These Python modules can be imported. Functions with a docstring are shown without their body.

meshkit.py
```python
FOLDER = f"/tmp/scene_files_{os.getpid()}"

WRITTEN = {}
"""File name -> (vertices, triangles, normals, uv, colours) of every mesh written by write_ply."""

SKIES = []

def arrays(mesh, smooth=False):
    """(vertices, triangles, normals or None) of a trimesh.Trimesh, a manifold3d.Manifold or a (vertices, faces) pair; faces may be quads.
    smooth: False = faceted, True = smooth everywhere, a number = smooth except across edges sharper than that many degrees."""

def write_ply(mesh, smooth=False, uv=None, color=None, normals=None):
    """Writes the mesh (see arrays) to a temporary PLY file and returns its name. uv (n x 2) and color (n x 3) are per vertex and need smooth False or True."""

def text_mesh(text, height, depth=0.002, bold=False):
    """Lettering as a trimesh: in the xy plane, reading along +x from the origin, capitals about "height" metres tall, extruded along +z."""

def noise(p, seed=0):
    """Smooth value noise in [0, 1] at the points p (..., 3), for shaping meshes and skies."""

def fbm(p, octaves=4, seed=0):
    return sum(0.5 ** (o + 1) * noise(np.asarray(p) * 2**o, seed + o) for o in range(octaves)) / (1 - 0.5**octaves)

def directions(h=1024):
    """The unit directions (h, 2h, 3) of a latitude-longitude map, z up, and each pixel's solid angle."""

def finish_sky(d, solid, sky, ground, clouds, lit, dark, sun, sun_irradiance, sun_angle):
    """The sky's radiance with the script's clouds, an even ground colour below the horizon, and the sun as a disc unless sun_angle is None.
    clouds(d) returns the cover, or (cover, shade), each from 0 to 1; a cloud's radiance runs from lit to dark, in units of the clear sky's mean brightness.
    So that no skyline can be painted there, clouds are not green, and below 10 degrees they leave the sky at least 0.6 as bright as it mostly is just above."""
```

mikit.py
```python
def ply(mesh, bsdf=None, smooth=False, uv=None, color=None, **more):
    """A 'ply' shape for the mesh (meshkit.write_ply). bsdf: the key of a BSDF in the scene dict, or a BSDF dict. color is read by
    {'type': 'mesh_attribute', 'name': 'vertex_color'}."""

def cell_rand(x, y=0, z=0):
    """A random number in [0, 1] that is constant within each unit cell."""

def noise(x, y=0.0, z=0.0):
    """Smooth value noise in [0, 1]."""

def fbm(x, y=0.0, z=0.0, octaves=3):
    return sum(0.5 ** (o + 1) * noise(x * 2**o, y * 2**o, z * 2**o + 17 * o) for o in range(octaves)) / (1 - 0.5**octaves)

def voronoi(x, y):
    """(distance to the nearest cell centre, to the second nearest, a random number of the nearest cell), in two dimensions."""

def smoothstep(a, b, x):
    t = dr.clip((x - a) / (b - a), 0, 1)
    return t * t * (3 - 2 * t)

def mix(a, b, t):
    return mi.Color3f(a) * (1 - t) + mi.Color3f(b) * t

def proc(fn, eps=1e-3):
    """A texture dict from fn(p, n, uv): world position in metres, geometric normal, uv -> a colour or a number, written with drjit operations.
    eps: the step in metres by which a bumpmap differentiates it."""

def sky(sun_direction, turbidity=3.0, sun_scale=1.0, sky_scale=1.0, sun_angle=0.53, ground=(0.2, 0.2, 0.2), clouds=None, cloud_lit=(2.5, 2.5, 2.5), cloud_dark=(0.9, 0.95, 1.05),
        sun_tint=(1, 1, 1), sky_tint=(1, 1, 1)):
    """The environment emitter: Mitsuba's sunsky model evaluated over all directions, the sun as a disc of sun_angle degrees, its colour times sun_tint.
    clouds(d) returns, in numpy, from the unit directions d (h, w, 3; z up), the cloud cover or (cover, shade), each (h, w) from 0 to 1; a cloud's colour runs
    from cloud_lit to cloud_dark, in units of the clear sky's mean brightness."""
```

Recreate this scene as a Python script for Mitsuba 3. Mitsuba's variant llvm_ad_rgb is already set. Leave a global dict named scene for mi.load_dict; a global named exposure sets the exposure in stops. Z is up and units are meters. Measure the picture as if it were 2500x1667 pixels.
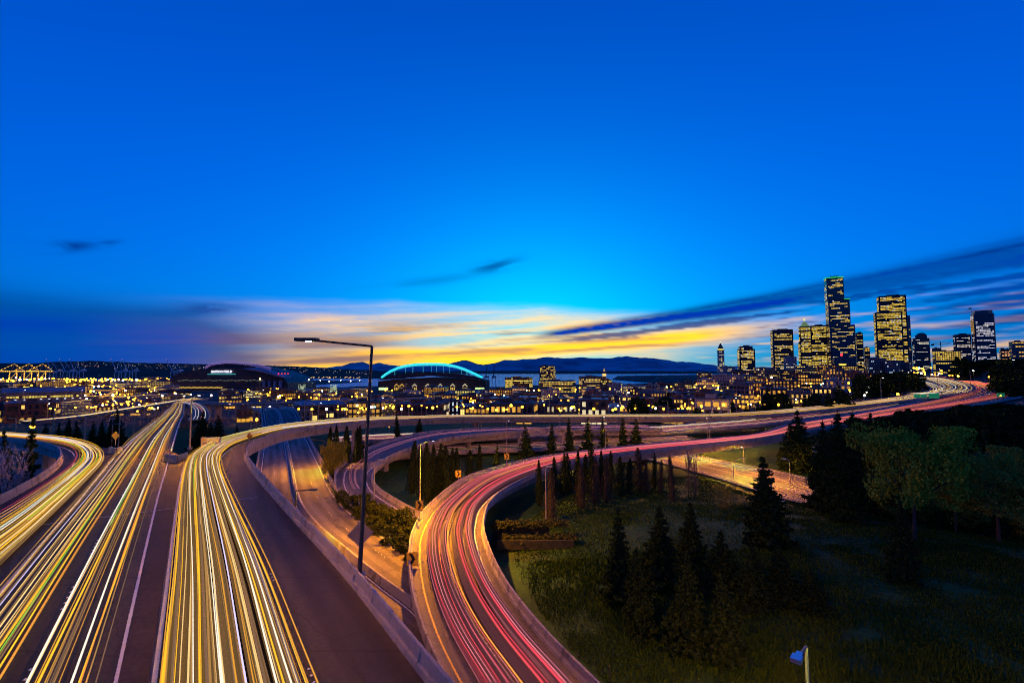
import math, random
import numpy as np, trimesh, mitsuba as mi, drjit as dr
import mikit, meshkit
from mikit import proc, noise, fbm, smoothstep, mix, cell_rand
from scipy.interpolate import PchipInterpolator, RBFInterpolator
from scipy.spatial import cKDTree

T = mi.ScalarTransform4f
scene, labels = {}, {}
rng = np.random.default_rng(7)

# ---------------------------------------------------------------- camera, sky, exposure
F, CX, CY, CAMZ, PITCH = 1130.0, 1250.0, 833.5, 48.0, math.radians(3.77)
HFOV = 2 * math.degrees(math.atan(1250.0 / F))
scene['camera'] = {'type': 'perspective', 'fov': HFOV, 'fov_axis': 'x', 'near_clip': 0.3, 'far_clip': 200000.0,
                   'to_world': T().look_at([0, 0, CAMZ], [0, math.cos(PITCH), CAMZ + math.sin(PITCH)], [0, 0, 1])}
exposure = 0.0


SKYW = 8.0

def clouds(d):
    """Cover and shade of the evening clouds, all of them below 16 degrees."""
    low = d[:, 0, 2] < math.sin(math.radians(16))
    c, s = np.zeros(d.shape[:2]), np.zeros(d.shape[:2])
    c[low], s[low] = low_clouds(d[low])
    return c, s


def low_clouds(d):
    az = np.degrees(np.arctan2(d[..., 0], d[..., 1])); el = np.degrees(np.arcsin(np.clip(d[..., 2], -1, 1)))
    S = lambda a, b, x: (lambda t: t * t * (3 - 2 * t))(np.clip((x - a) / (b - a), 0, 1))
    def fb(sx, sy, slope=0.0, seed=0, octaves=4):
        p = np.stack([az / sx, (el - slope * az) / sy, az * 0 + seed * 3.7], -1)
        return meshkit.fbm(p, octaves, seed)
    wob = (fb(14, 3.0, 0.02, 1) - .5)
    e2 = el + 2.4 * wob
    # evening glow on high thin cloud round the point where the sun went down
    wide = np.exp(-(np.maximum(0, np.abs(az + 4) - 15) / 10.0) ** 2)
    glow = wide * S(8.6, 6.0, e2 + 0.10 * np.maximum(az - 4, 0)) * .56
    st = fb(9, .42, .06, 2, 5)
    fine = fb(4.5, .22, .07, 31, 3)
    glow = glow * (.72 + .56 * fine)
    glow = glow * (.42 + .85 * S(.3, .68, st))
    # yellow band low over the hills, climbing to the north
    mid = 2.0 + .075 * np.maximum(az + 6, 0)
    yb = np.exp(-((el + .9 * wob - mid) / 1.0) ** 2) * S(-29, -14, az) * S(34, 18, az)
    yb2 = np.exp(-((el - .9) / 1.0) ** 2) * S(-32, -22, az) * S(16, 2, az)
    cover = np.maximum(glow, np.clip(1.25 * np.maximum(yb, yb2), 0, 1))
    shade = 0 * cover
    def lay(c, s):
        nonlocal cover, shade
        c = np.clip(c, 0, 1)
        tot = np.maximum(1e-6, c + cover * (1 - c))
        shade = (shade * cover * (1 - c) + s * c) / tot
        cover = c + cover * (1 - c)
    # pale pink lines to the north
    pk = S(.5, .68, fb(16, .55, .05, 5)) * S(12, 26, az) * S(6.5, 4.5, el - .03 * az) * S(0, 1.2, el)
    lay(pk * .5, .12)
    # mauve veil to the south
    mv = S(-9, -19, az) * S(-45, -31, az) * S(6.5, 2.6, e2) * (.35 + .75 * S(.35, .65, fb(10, .6, .05, 3)))
    lay(mv * .85, .84)
    # grey streaks through the glow
    gs = S(.52, .70, fb(13, .45, .055, 4)) * S(-26, -14, az) * S(30, 15, az) * S(6.8, 4.6, el) * S(1.2, 1.9, el)
    lay(gs * .7, .80)
    # dark bank far south
    bk = S(-24, -37, az) * S(9.0, 4.0, e2) * (.75 + .4 * fb(12, 1.3, .05, 6))
    lay(bk * .9, 1.0)
    # the long dark streak to the north
    c0 = 4.7 + .118 * (az - 4) + .5 * wob
    w0 = .42 + .017 * np.maximum(az - 2, 0)
    ls = np.exp(-np.abs((el - c0) / w0) ** 2.5) * S(1.5, 7, az) * (.65 + .6 * S(.3, .6, fb(13, .5, .115, 7)))
    ls2 = S(.47, .62, fb(12, .40, .075, 8)) * S(1, 9, az) * S(c0 + .3, c0 - .7, el) * S(2.9, 3.7, el - .035 * az)
    ls3 = S(.5, .62, fb(18, .8, .09, 12)) * S(22, 31, az) * S(9.5, 6, el) * S(1.8, 3, el)
    lay(np.maximum(np.maximum(ls * (.72 + .5 * fine), ls2 * .8), ls3 * .7), 1.0)
    # small wisps
    def wisp(a, e, w, h, sl, k, sd):
        return k * np.exp(-((az - a) / w) ** 2 - ((el - e - sl * (az - a)) / h) ** 2) * S(.25, .6, fb(3, .5, sl, sd))
    ws = np.maximum.reduce([wisp(-44, 11.2, 1.6, .5, .25, .8, 20), wisp(-41.6, 11.8, .9, .35, .3, .7, 21), wisp(-33, 6.6, 2.4, .65, .10, .75, 22),
                            wisp(-2.3, 13.0, 3.0, .75, .22, .7, 23), wisp(-9, 11.2, 7, .6, .16, .3, 24)])
    lay(ws, 1.0)
    return cover, shade
SKY = dict(sun_direction=[0.05, 1, 0.06], turbidity=4, sun_scale=0.0, sky_scale=19.0, sky_tint=(.0, .146, 1.0), clouds=clouds,
           cloud_lit=(8.8, 4.6, 0.2), cloud_dark=(.0, .10, 1.10), ground=(.02, .02, .03))

scene['sky'] = {**mikit.sky(**SKY), 'sampling_weight': SKYW}


# ---------------------------------------------------------------- from the photograph to the place
def ray(px, py):
    xr, zr = (px - CX) / F, -(py - CY) / F
    return np.array([xr, math.cos(PITCH) - zr * math.sin(PITCH), math.sin(PITCH) + zr * math.cos(PITCH)])


def at(px, py, d):
    """The point that the photograph shows at (px, py), d metres ahead."""
    r = ray(px, py)
    return np.array([0, 0, CAMZ]) + r * (d / r[1])


def onz(px, py, z):
    r = ray(px, py)
    return np.array([0, 0, CAMZ]) + r * ((z - CAMZ) / r[2])


# ---------------------------------------------------------------- materials
def rgb(*c):
    return {'type': 'rgb', 'value': [float(x) for x in c]}


def mat(name, color, rough=0.8, metallic=0.0, spec=0.3, **k):
    base = color if isinstance(color, dict) else rgb(*color)
    scene[name] = {'type': 'twosided', 'bsdf': {'type': 'principled', 'base_color': base, 'roughness': rough, 'metallic': metallic, 'specular': spec, **k}}
    return name


def speckle(a, b, sx, sy, amount=1.0):
    def f(p, n, uv):
        return mix(a, b, dr.clip(fbm(p.x * sx, p.y * sx, p.z * sy, 4) * 1.7 - .35, 0, 1) * amount)
    return proc(f)


def asphalt(p, n, uv):
    g = fbm(p.x * .35, p.y * .35, 0, 4)
    fine = noise(p.x * 7, p.y * 7, 0)
    c = mix((.018, .015, .014), (.038, .033, .030), dr.clip(g * 1.6 - .3, 0, 1))
    return c * (0.75 + .5 * fine)


def worn_road(p, n, uv):
    """uv: metres across and along the road: tyre tracks, oil line, patches, cracks and slab joints."""
    lane = uv.x / 1.8
    track = .5 + .5 * dr.cos(lane * 6.2832)
    g = fbm(uv.x * .7, uv.y * .09, 0, 4)
    c = mix((.085, .078, .072), (.175, .165, .155), dr.clip(g * 1.7 - .35, 0, 1))
    c = c * (.70 + .30 * smoothstep(.15, .7, track + .35 * (fbm(uv.x * 2, uv.y * .12, 3, 3) - .5)))
    patch = dr.select(cell_rand(dr.floor(uv.x / 3.6), dr.floor(uv.y / 13.0), 5) > .86, .68, 1.0)
    f1, f2, _ = mikit.voronoi(uv.x * .33 + .4 * noise(uv.x, uv.y, 0), uv.y * .16)
    crack = smoothstep(.0, .035, f2 - f1)
    joint = smoothstep(.006, .012, dr.abs(uv.y / 9.0 - dr.floor(uv.y / 9.0) - .5))
    return c * patch * (.6 + .4 * crack) * (.65 + .35 * joint) * (.85 + .3 * noise(p.x * 8, p.y * 8, 0))


def dark_road(p, n, uv):
    return worn_road(p, n, uv) * .22


def concrete(p, n, uv):
    g = fbm(p.x * .5, p.y * .5, p.z * 1.4, 4)
    stain = smoothstep(.52, .8, fbm(p.x * 1.7, p.y * 1.7, p.z * .35, 3))
    c = mix((.20, .19, .175), (.36, .345, .315), g)
    return c * (1 - .55 * stain) * (.85 + .3 * noise(p.x * 9, p.y * 9, p.z * 9))


def grass_c(p, n, uv):
    g = fbm(p.x * .12, p.y * .12, 0, 4)
    f = noise(p.x * 2.3, p.y * 2.3, 0)
    c = mix((.010, .040, .007), (.025, .080, .012), dr.clip(g * 1.8 - .4, 0, 1))
    dry = smoothstep(.55, .75, fbm(p.x * .07 + 9, p.y * .09, 2, 3))
    return mix(c, mi.Color3f(.030, .042, .010), dry * .6) * (.7 + .6 * f)


def city_c(p, n, uv):
    k = cell_rand(dr.floor(p.x / 37.0), dr.floor(p.y / 29.0), 3)
    c = mix((.025, .022, .02), (.075, .066, .056), k)
    near = smoothstep(330.0, 230.0, p.y)
    return c * (1 - near) + grass_c(p, n, uv) * near


mat('asphalt', proc(asphalt), .72, spec=.35)
mat('old_road', proc(worn_road), .7, spec=.3)
mat('dark_road', proc(dark_road), .65, spec=.35)
mat('concrete', proc(concrete), .85)
mat('ground_mat', proc(city_c), .9)
mat('paint_white', speckle((.55, .54, .50), (.75, .73, .70), 3, 3), .6)
mat('paint_yellow', speckle((.55, .36, .05), (.70, .48, .08), 3, 3), .6)
mat('steel_dark', speckle((.035, .033, .03), (.06, .055, .05), 2, 2), .55, spec=.4)
mat('steel_grey', speckle((.22, .22, .22), (.33, .33, .33), 2, 1), .45, .3)
mat('steel_orange', (.42, .30, .16), .6)
mat('steel_white', (.55, .55, .58), .5)
mat('steel_dull', (.16, .18, .25), .6)
mat('sign_yellow', (.92, .62, .04), .5)
mat('sign_black', (.012, .012, .012), .6)
mat('sign_green', (.01, .22, .09), .5)
mat('sign_white', (.75, .75, .75), .5)
mat('wood_brown', speckle((.05, .032, .02), (.09, .06, .035), 6, 1.5), .85)
mat('bark', speckle((.035, .027, .02), (.075, .06, .045), 8, 2), .9)
mat('bark_pale', speckle((.10, .08, .06), (.17, .14, .11), 8, 2), .9)
for nm, c in dict(needle=(.020, .040, .013), cypress=(.024, .040, .013), leaf=(.22, .29, .03), leaf_olive=(.22, .22, .035), leaf_brown=(.055, .05, .03), blossom=(.42, .40, .42), shrub_leaf=(.032, .045, .014), ivy=(.05, .062, .02), blade=(.036, .080, .011)).items():
    scene[nm] = {'type': 'twosided', 'bsdf': {'type': 'diffuse', 'reflectance': rgb(*c)}}
mat('hill_mat', speckle((.014, .022, .014), (.035, .042, .028), .02, .02), .95)
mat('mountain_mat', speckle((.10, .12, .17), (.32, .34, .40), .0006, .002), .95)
mat('glass_dark', (.010, .013, .020), .12, spec=.6)
mat('glass_blue', (.02, .035, .06), .12, spec=.6)
mat('facade_dark', (.028, .024, .03), .5)
mat('facade_brown', speckle((.06, .042, .034), (.09, .062, .05), .4, .4), .8)
mat('facade_tan', speckle((.13, .10, .072), (.19, .15, .11), .4, .4), .8)
mat('facade_pale', speckle((.24, .22, .21), (.31, .29, .28), .4, .4), .8)
mat('facade_grey', speckle((.09, .088, .09), (.14, .135, .135), .4, .4), .8)
mat('facade_brick', speckle((.10, .04, .026), (.14, .06, .04), .5, .5), .85)
mat('roof_dark', speckle((.05, .05, .055), (.09, .09, .10), .3, .3), .8)
mat('roof_blue', speckle((.10, .12, .15), (.17, .19, .22), .3, .3), .45)
mat('roof_metal', speckle((.15, .16, .18), (.22, .23, .25), .3, .3), .4, .3)
mat('roof_green', (.10, .16, .13), .6)
mat('gold', (.45, .32, .08), .4, .5)
mat('steel_pale', (.50, .58, .66), .32, .8)
mat('lamp_body', (.02, .02, .02), .6)




mat('water_mat', (.0, .14, .32), .36, spec=.6)
mat('dark_stone', speckle((.02, .026, .014), (.05, .05, .03), 1.5, 1.5), .9)  # dark greenish speckled stone
scene['emit_mat'] = {'type': 'diffuse', 'reflectance': rgb(.05, .05, .05)}

# ---------------------------------------------------------------- names, parts, labels
used = {}


def fresh(name):
    k = used.get(name, 0)
    used[name] = k + 1
    return name if k == 0 else f'{name}_{k:03d}'


def thing(name, label, cat, group=None, kind=None):
    key = fresh(name)
    labels[key] = {'label': label}
    if cat: labels[key]['category'] = cat
    if group: labels[key]['group'] = group
    if kind: labels[key]['kind'] = kind
    return key


def struct(name, label, cat=None):
    return thing(name, label, cat, kind='structure')


def put(key, mesh, m, smooth=False, emit=None, weight=0.0, to=None):
    d = dict(mesh) if isinstance(mesh, dict) else mikit.ply(mesh, m, smooth)
    if to is not None: d['to_world'] = to
    if emit is not None: d['emitter'] = {'type': 'area', 'radiance': rgb(*emit), 'sampling_weight': float(weight)}
    scene[key] = d
    return key


def part(parent, name, mesh, m, smooth=False, emit=None, weight=0.0, label=None, kind=None, to=None):
    key = fresh(parent + '__' + name)
    put(key, mesh, m, smooth, emit, weight, to)
    if label or kind:
        labels[key] = {}
        if label: labels[key]['label'] = label
        if kind: labels[key]['kind'] = kind
    return key


ORD = 'first second third fourth fifth sixth seventh eighth ninth tenth eleventh twelfth thirteenth fourteenth fifteenth sixteenth seventeenth eighteenth nineteenth twentieth'.split()


def ordinal(i):
    if i < 20: return ORD[i]
    n = i + 1
    return f"{n}{'th' if 10 < n % 100 < 14 else {1: 'st', 2: 'nd', 3: 'rd'}.get(n % 10, 'th')}"


pending = {}


def ranked(key, px, what, where):
    """Labels in a row of look-alikes: told apart by their place from the left."""
    pending.setdefault((what, where), []).append((px, key))


def settle():
    for (what, where), found in pending.items():
        found.sort()
        for i, (_, key) in enumerate(found):
            labels[key]['label'] = f'{ordinal(i)} {what} from the left {where}' if len(found) > 1 else f'{what} {where}'


# ---------------------------------------------------------------- mesh helpers
BV = np.array([[x, y, z] for x in (-.5, .5) for y in (-.5, .5) for z in (-.5, .5)])
BF = np.array([[0, 1, 3], [0, 3, 2], [4, 6, 7], [4, 7, 5], [0, 4, 5], [0, 5, 1], [2, 3, 7], [2, 7, 6], [0, 2, 6], [0, 6, 4], [1, 5, 7], [1, 7, 3]])


def boxes(rows):
    """(cx, cy, cz, sx, sy, sz) rows -> one mesh."""
    a = np.asarray(rows, float).reshape(-1, 6)
    v = BV[None] * a[:, None, 3:] + a[:, None, :3]
    f = BF[None] + (np.arange(len(a)) * 8)[:, None, None]
    return v.reshape(-1, 3), f.reshape(-1, 3)


def join(*ms):
    vs, fs, n = [], [], 0
    for m in ms:
        v, f = (np.asarray(m.vertices), np.asarray(m.faces)) if hasattr(m, 'vertices') else m
        vs.append(v); fs.append(np.asarray(f) + n); n += len(v)
    return np.vstack(vs), np.vstack(fs)


def turn(m, yaw=0.0, loc=(0, 0, 0)):
    v, f = (np.asarray(m.vertices), np.asarray(m.faces)) if hasattr(m, 'vertices') else m
    c, s = math.cos(yaw), math.sin(yaw)
    return v @ np.array([[c, s, 0], [-s, c, 0], [0, 0, 1]]) + np.asarray(loc), f


def tube(points, radii, sides=6, cap=True):
    p = np.asarray(points, float)
    r = np.broadcast_to(radii, (len(p),))
    t = np.gradient(p, axis=0)
    t /= np.linalg.norm(t, axis=1, keepdims=True) + 1e-12
    ref = np.array([0, 0, 1.0]) if np.abs(t[:, 2]).mean() < .8 else np.array([1.0, 0.1, 0])
    a = np.cross(t, ref); a /= np.linalg.norm(a, axis=1, keepdims=True) + 1e-12
    b = np.cross(t, a)
    ang = np.arange(sides) * 2 * np.pi / sides + .3
    v = p[:, None] + r[:, None, None] * (np.cos(ang)[None, :, None] * a[:, None] + np.sin(ang)[None, :, None] * b[:, None])
    i, j = np.meshgrid(np.arange(len(p) - 1), np.arange(sides), indexing='ij')
    q = np.stack([i * sides + j, i * sides + (j + 1) % sides, (i + 1) * sides + (j + 1) % sides, (i + 1) * sides + j], -1).reshape(-1, 4)
    f = np.vstack([q[:, [0, 1, 2]], q[:, [0, 2, 3]]])
    v = v.reshape(-1, 3)
    if cap:
        n = len(v)
        v = np.vstack([v, p[:1], p[-1:]])
        k = np.arange(sides); e = (len(p) - 1) * sides
        f = np.vstack([f, np.stack([k * 0 + n, (k + 1) % sides, k], 1), np.stack([k * 0 + n + 1, e + k, e + (k + 1) % sides], 1)])
    return v, f


def sweep(path, profile, side, closed=True):
    """A profile of (outward, up) points carried along the path; side: unit vectors outward at each point."""
    p = np.asarray(path, float); q = np.asarray(profile, float); k = len(q)
    v = p[:, None] + side[:, None] * q[None, :, :1] + np.array([0, 0, 1.0]) * q[None, :, 1:2]
    n = k if closed else k - 1
    i, j = np.meshgrid(np.arange(len(p) - 1), np.arange(n), indexing='ij')
    f = np.stack([i * k + j, (i + 1) * k + j, (i + 1) * k + (j + 1) % k, i * k + (j + 1) % k], -1).reshape(-1, 4)
    f = np.vstack([f[:, [0, 1, 2]], f[:, [0, 2, 3]]])
    if closed:
        for e in (0, (len(p) - 1) * k):
            f = np.vstack([f, [[e, e + a, e + a + 1] for a in range(1, k - 1)]])
    return v.reshape(-1, 3), f


def ribbon(a, b):
    v = np.stack([a, b], 1).reshape(-1, 3)
    i = np.arange(len(a) - 1) * 2
    return v, np.vstack([np.stack([i, i + 1, i + 3], 1), np.stack([i, i + 3, i + 2], 1)])


# ---------------------------------------------------------------- roads
class Road:
    """L and R: the two edges of the surface. rows: ('e', lx, ly, rx, ry, H) two edge pixels H metres below the eye, or ('c', px, py, depth, width)."""

    def __init__(self, rows, top=0.0, per=10):
        c = []
        for r in rows:
            if r[0] == 'e':
                z = CAMZ - r[5] + top
                c.append((onz(r[1], r[2], z) - [0, 0, top], onz(r[3], r[4], z) - [0, 0, top]))
            else:
                c.append((at(r[1], r[2], r[3]), r[4]))
        mid = np.array([(a + b) / 2 if not np.isscalar(b) else a for a, b in c])
        tan = np.gradient(mid[:, :2], axis=0)
        Ls, Rs = [], []
        for (a, b), t in zip(c, tan):
            if np.isscalar(b):
                n = np.array([-t[1], t[0], 0]) / np.hypot(*t)
                Ls.append(a + n * b / 2); Rs.append(a - n * b / 2)
            else:
                Ls.append(a); Rs.append(b)
        s = np.concatenate([[0], np.cumsum(np.linalg.norm(np.diff(mid, axis=0), axis=1))])
        n = max(8, int(len(rows) * per))
        q = np.sort(np.concatenate([np.interp(np.linspace(0, len(s) - 1, n), np.arange(len(s)), s)]))
        self.L, self.R = PchipInterpolator(s, np.array(Ls))(q), PchipInterpolator(s, np.array(Rs))(q)
        k = np.array([1, 2, 3, 4, 3, 2, 1.0]); k /= k.sum()
        for e in (self.L, self.R):
            pad = np.vstack([e[:1]] * 3 + [e] + [e[-1:]] * 3)
            sm = np.stack([np.convolve(pad[:, i], k, 'valid') for i in range(3)], 1)
            e[3:-3] = sm[3:-3]
        self.s = np.concatenate([[0], np.cumsum(np.linalg.norm(np.diff((self.L + self.R) / 2, axis=0), axis=1))])

    def across(self, u):
        u = np.asarray(u)
        return self.L * (1 - u)[..., None] + self.R * u[..., None] if u.ndim else self.L * (1 - u) + self.R * u

    def outward(self, left):
        d = (self.L - self.R) * (1 if left else -1)
        d[:, 2] = 0
        return d / (np.linalg.norm(d, axis=1, keepdims=True) + 1e-9)

    def span(self, a, b):
        """The indices of the part between the fractions a and b of the length."""
        t = self.s / self.s[-1]
        return (t >= a - 1e-9) & (t <= b + 1e-9)


all_roads = []
JERSEY = [(0, 0), (.07, .25), (.18, .34), (.25, .85), (.43, .85), (.48, 0)]


def add_road(name, label, rows, top=0.0, lift=0.0, girder=1.8, skirt=0.35, barrier=((0, 1), (0, 1)), base=None, surface='dark_road'):
    rd = Road(rows, top)
    rd.L[:, 2] += lift; rd.R[:, 2] += lift
    key = struct(name, label, None)
    rd.key = key
    width = np.linalg.norm(rd.R - rd.L, axis=1)
    cols = [0, .2, .4, .6, .8, 1.0]
    v = np.stack([rd.across(u) for u in cols], 1)
    uvs = np.stack([np.column_stack([width * u, rd.s]) for u in cols], 1).reshape(-1, 2)
    n_, k_ = len(rd.L), len(cols)
    ii_, jj_ = np.meshgrid(np.arange(n_ - 1), np.arange(k_ - 1), indexing='ij')
    q_ = np.stack([ii_ * k_ + jj_, ii_ * k_ + jj_ + 1, (ii_ + 1) * k_ + jj_ + 1, (ii_ + 1) * k_ + jj_], -1).reshape(-1, 4)
    part(key, 'surface', mikit.ply((v.reshape(-1, 3), q_), surface, uv=uvs), surface)
    if girder:
        w = rd.R - rd.L
        ins = w * .12
        dl, dg = np.array([0, 0, -.03]), np.array([0, 0, -1.0])
        a0, b0 = rd.L - w * .02 + dl, rd.R + w * .02 + dl
        a1, b1 = a0 + dg * skirt, b0 + dg * skirt
        a2, b2 = rd.L + ins + dg * skirt, rd.R - ins + dg * skirt
        a3, b3 = rd.L + ins + dg * girder, rd.R - ins + dg * girder
        part(key, 'girder', join(ribbon(b0, a0), ribbon(a0, a1), ribbon(a1, a2), ribbon(a2, a3), ribbon(a3, b3), ribbon(b3, b2), ribbon(b2, b1), ribbon(b1, b0)), 'concrete')
    for left, spans in ((True, barrier[0]), (False, barrier[1])):
        if spans is None: continue
        m = rd.span(*spans)
        e, o = (rd.L if left else rd.R)[m], rd.outward(left)[m]
        if len(e) < 3: continue
        near = e[:, 1] < 120
        cut = int(near.sum()) if near[0] else 0
        if cut > 3:   # cast panels with open joints, as far as they can be told apart
            s = np.concatenate([[0], np.cumsum(np.linalg.norm(np.diff(e[:cut], axis=0), axis=1))])
            for a in np.arange(0, s[-1], 6.0):
                q = np.linspace(a + .03, min(a + 5.97, s[-1]), 5)
                if q[-1] - q[0] < .3: continue
                pp = np.column_stack([np.interp(q, s, e[:cut, k]) for k in range(3)]); oo = np.column_stack([np.interp(q, s, o[:cut, k]) for k in range(3)])
                if pp[:, 1].max() < 6 or abs(pp[:, 0] / np.maximum(pp[:, 1], 1)).min() > 1.6: continue
                part(key, 'barrier_panel', sweep(pp + [0, 0, .008 * (int(a) % 3)], JERSEY, oo), 'concrete', 30)
        if len(e) - cut > 1: part(key, 'barrier', sweep(e[max(cut - 1, 0):], JERSEY, o[max(cut - 1, 0):]), 'concrete', 30)
    all_roads.append(rd)
    return rd


def line(rd, u, a=0, b=1, w=.14, m='paint_white', lift=.012):
    """A painted line at the fraction u across the road."""
    k = rd.span(a, b)
    if k.sum() < 2: return
    p, d = rd.across(u)[k] + [0, 0, lift], rd.outward(True)[k]
    part(rd.key, 'lane_line', ribbon(p + d * w / 2, p - d * w / 2), m)


def studs(rd, u, a=0, b=1, gap=12.0, n=4, step=.9, size=.11):
    """Rows of raised reflector dots between lanes."""
    p = rd.across(u)
    rows, s = [], rd.s[-1] * a
    while s < rd.s[-1] * b:
        for i in range(n):
            q = [np.interp(s + i * step, rd.s, p[:, k]) for k in range(3)]
            rows.append((q[0], q[1], q[2] + .012, size, size, .024))
        s += gap
    part(rd.key, 'road_stud', boxes(rows), 'sign_white', kind='stuff')


def pier(rd, frac, w=2.0, d=2.0, drop=1.75, cap=True):
    i = int(np.argmin(np.abs(rd.s / rd.s[-1] - frac)))
    m = (rd.L[i] + rd.R[i]) / 2
    z0 = terrain(m[0], m[1]) - .5
    z1 = m[2] - drop
    if z1 - z0 < 1.5: return
    o = rd.outward(True)[i]; yaw = math.atan2(o[1], o[0])
    part(rd.key, 'pier', turn(boxes([(0, 0, (z0 + z1) / 2, w, d, z1 - z0)]), yaw, (m[0], m[1], 0)), 'concrete')

# ---------------------------------------------------------------- roads: edges as photographed, heights below the eye
trunk = add_road('highway', 'straight central highway of two lanes running away between low barriers', [
    ('e', -819, 2400, 118, 2400, 12.3), ('e', -260, 1756, 250, 1811, 12.3), ('e', 0, 1447, 331, 1447, 12.3), ('e', 108, 1320, 360, 1320, 12.3), ('e', 202, 1212, 386, 1212, 12.3), ('e', 252, 1150, 404, 1150, 12.3),
    ('e', 300, 1095, 419, 1095, 12.4), ('e', 340, 1060, 429, 1060, 13.4), ('e', 375, 1032, 438, 1032, 15.2), ('e', 398, 1013, 447, 1013, 17.6), ('e', 418, 995, 449, 995, 21.5), ('c', 446, 982, 412, 8), ('c', 472, 976.5, 470, 8), ('c', 500, 973, 530, 8)],
    lift=.02, barrier=((.36, 1), (.40, 1)))
curve = add_road('highway_curve', 'wide highway bending right onto a long curved viaduct across the interchange', [
    ('e', 279, 2400, 1600, 2400, 12.3), ('e', 340, 1950, 1254, 1950, 12.3), ('e', 376, 1667, 1036, 1667, 12.3), ('e', 408, 1425, 852, 1425, 12.3), ('e', 430, 1245, 697, 1252, 12.3), ('e', 447, 1152, 606, 1143, 12.3),
    ('e', 462, 1120, 597, 1124, 12.3), ('e', 487, 1103, 597, 1110, 12.3), ('e', 531, 1081, 606, 1096, 12.3), ('e', 599, 1062, 624, 1084, 12.4), ('e', 640, 1053, 652, 1072, 12.6), ('e', 700, 1042, 708, 1056, 13.2),
    ('e', 790, 1032, 800, 1043, 14.2), ('e', 900, 1024, 905, 1031.5, 16), ('e', 1008, 1020.5, 1010, 1027, 18), ('c', 1117, 1020, 196, 10), ('c', 1240, 1019.5, 204, 10), ('c', 1480, 1019, 206, 10), ('c', 1717, 1018.5, 206, 10),
    ('c', 1840, 1013, 215, 11), ('c', 2009, 998, 250, 12), ('c', 2150, 982, 300, 13), ('c', 2250, 968, 350, 18), ('c', 2322, 956, 410, 24), ('c', 2338, 946, 470, 26), ('c', 2315, 934, 560, 26), ('c', 2265, 922, 700, 26)],
    lift=.03, barrier=((.13, 1), (0, 1)))
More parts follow.
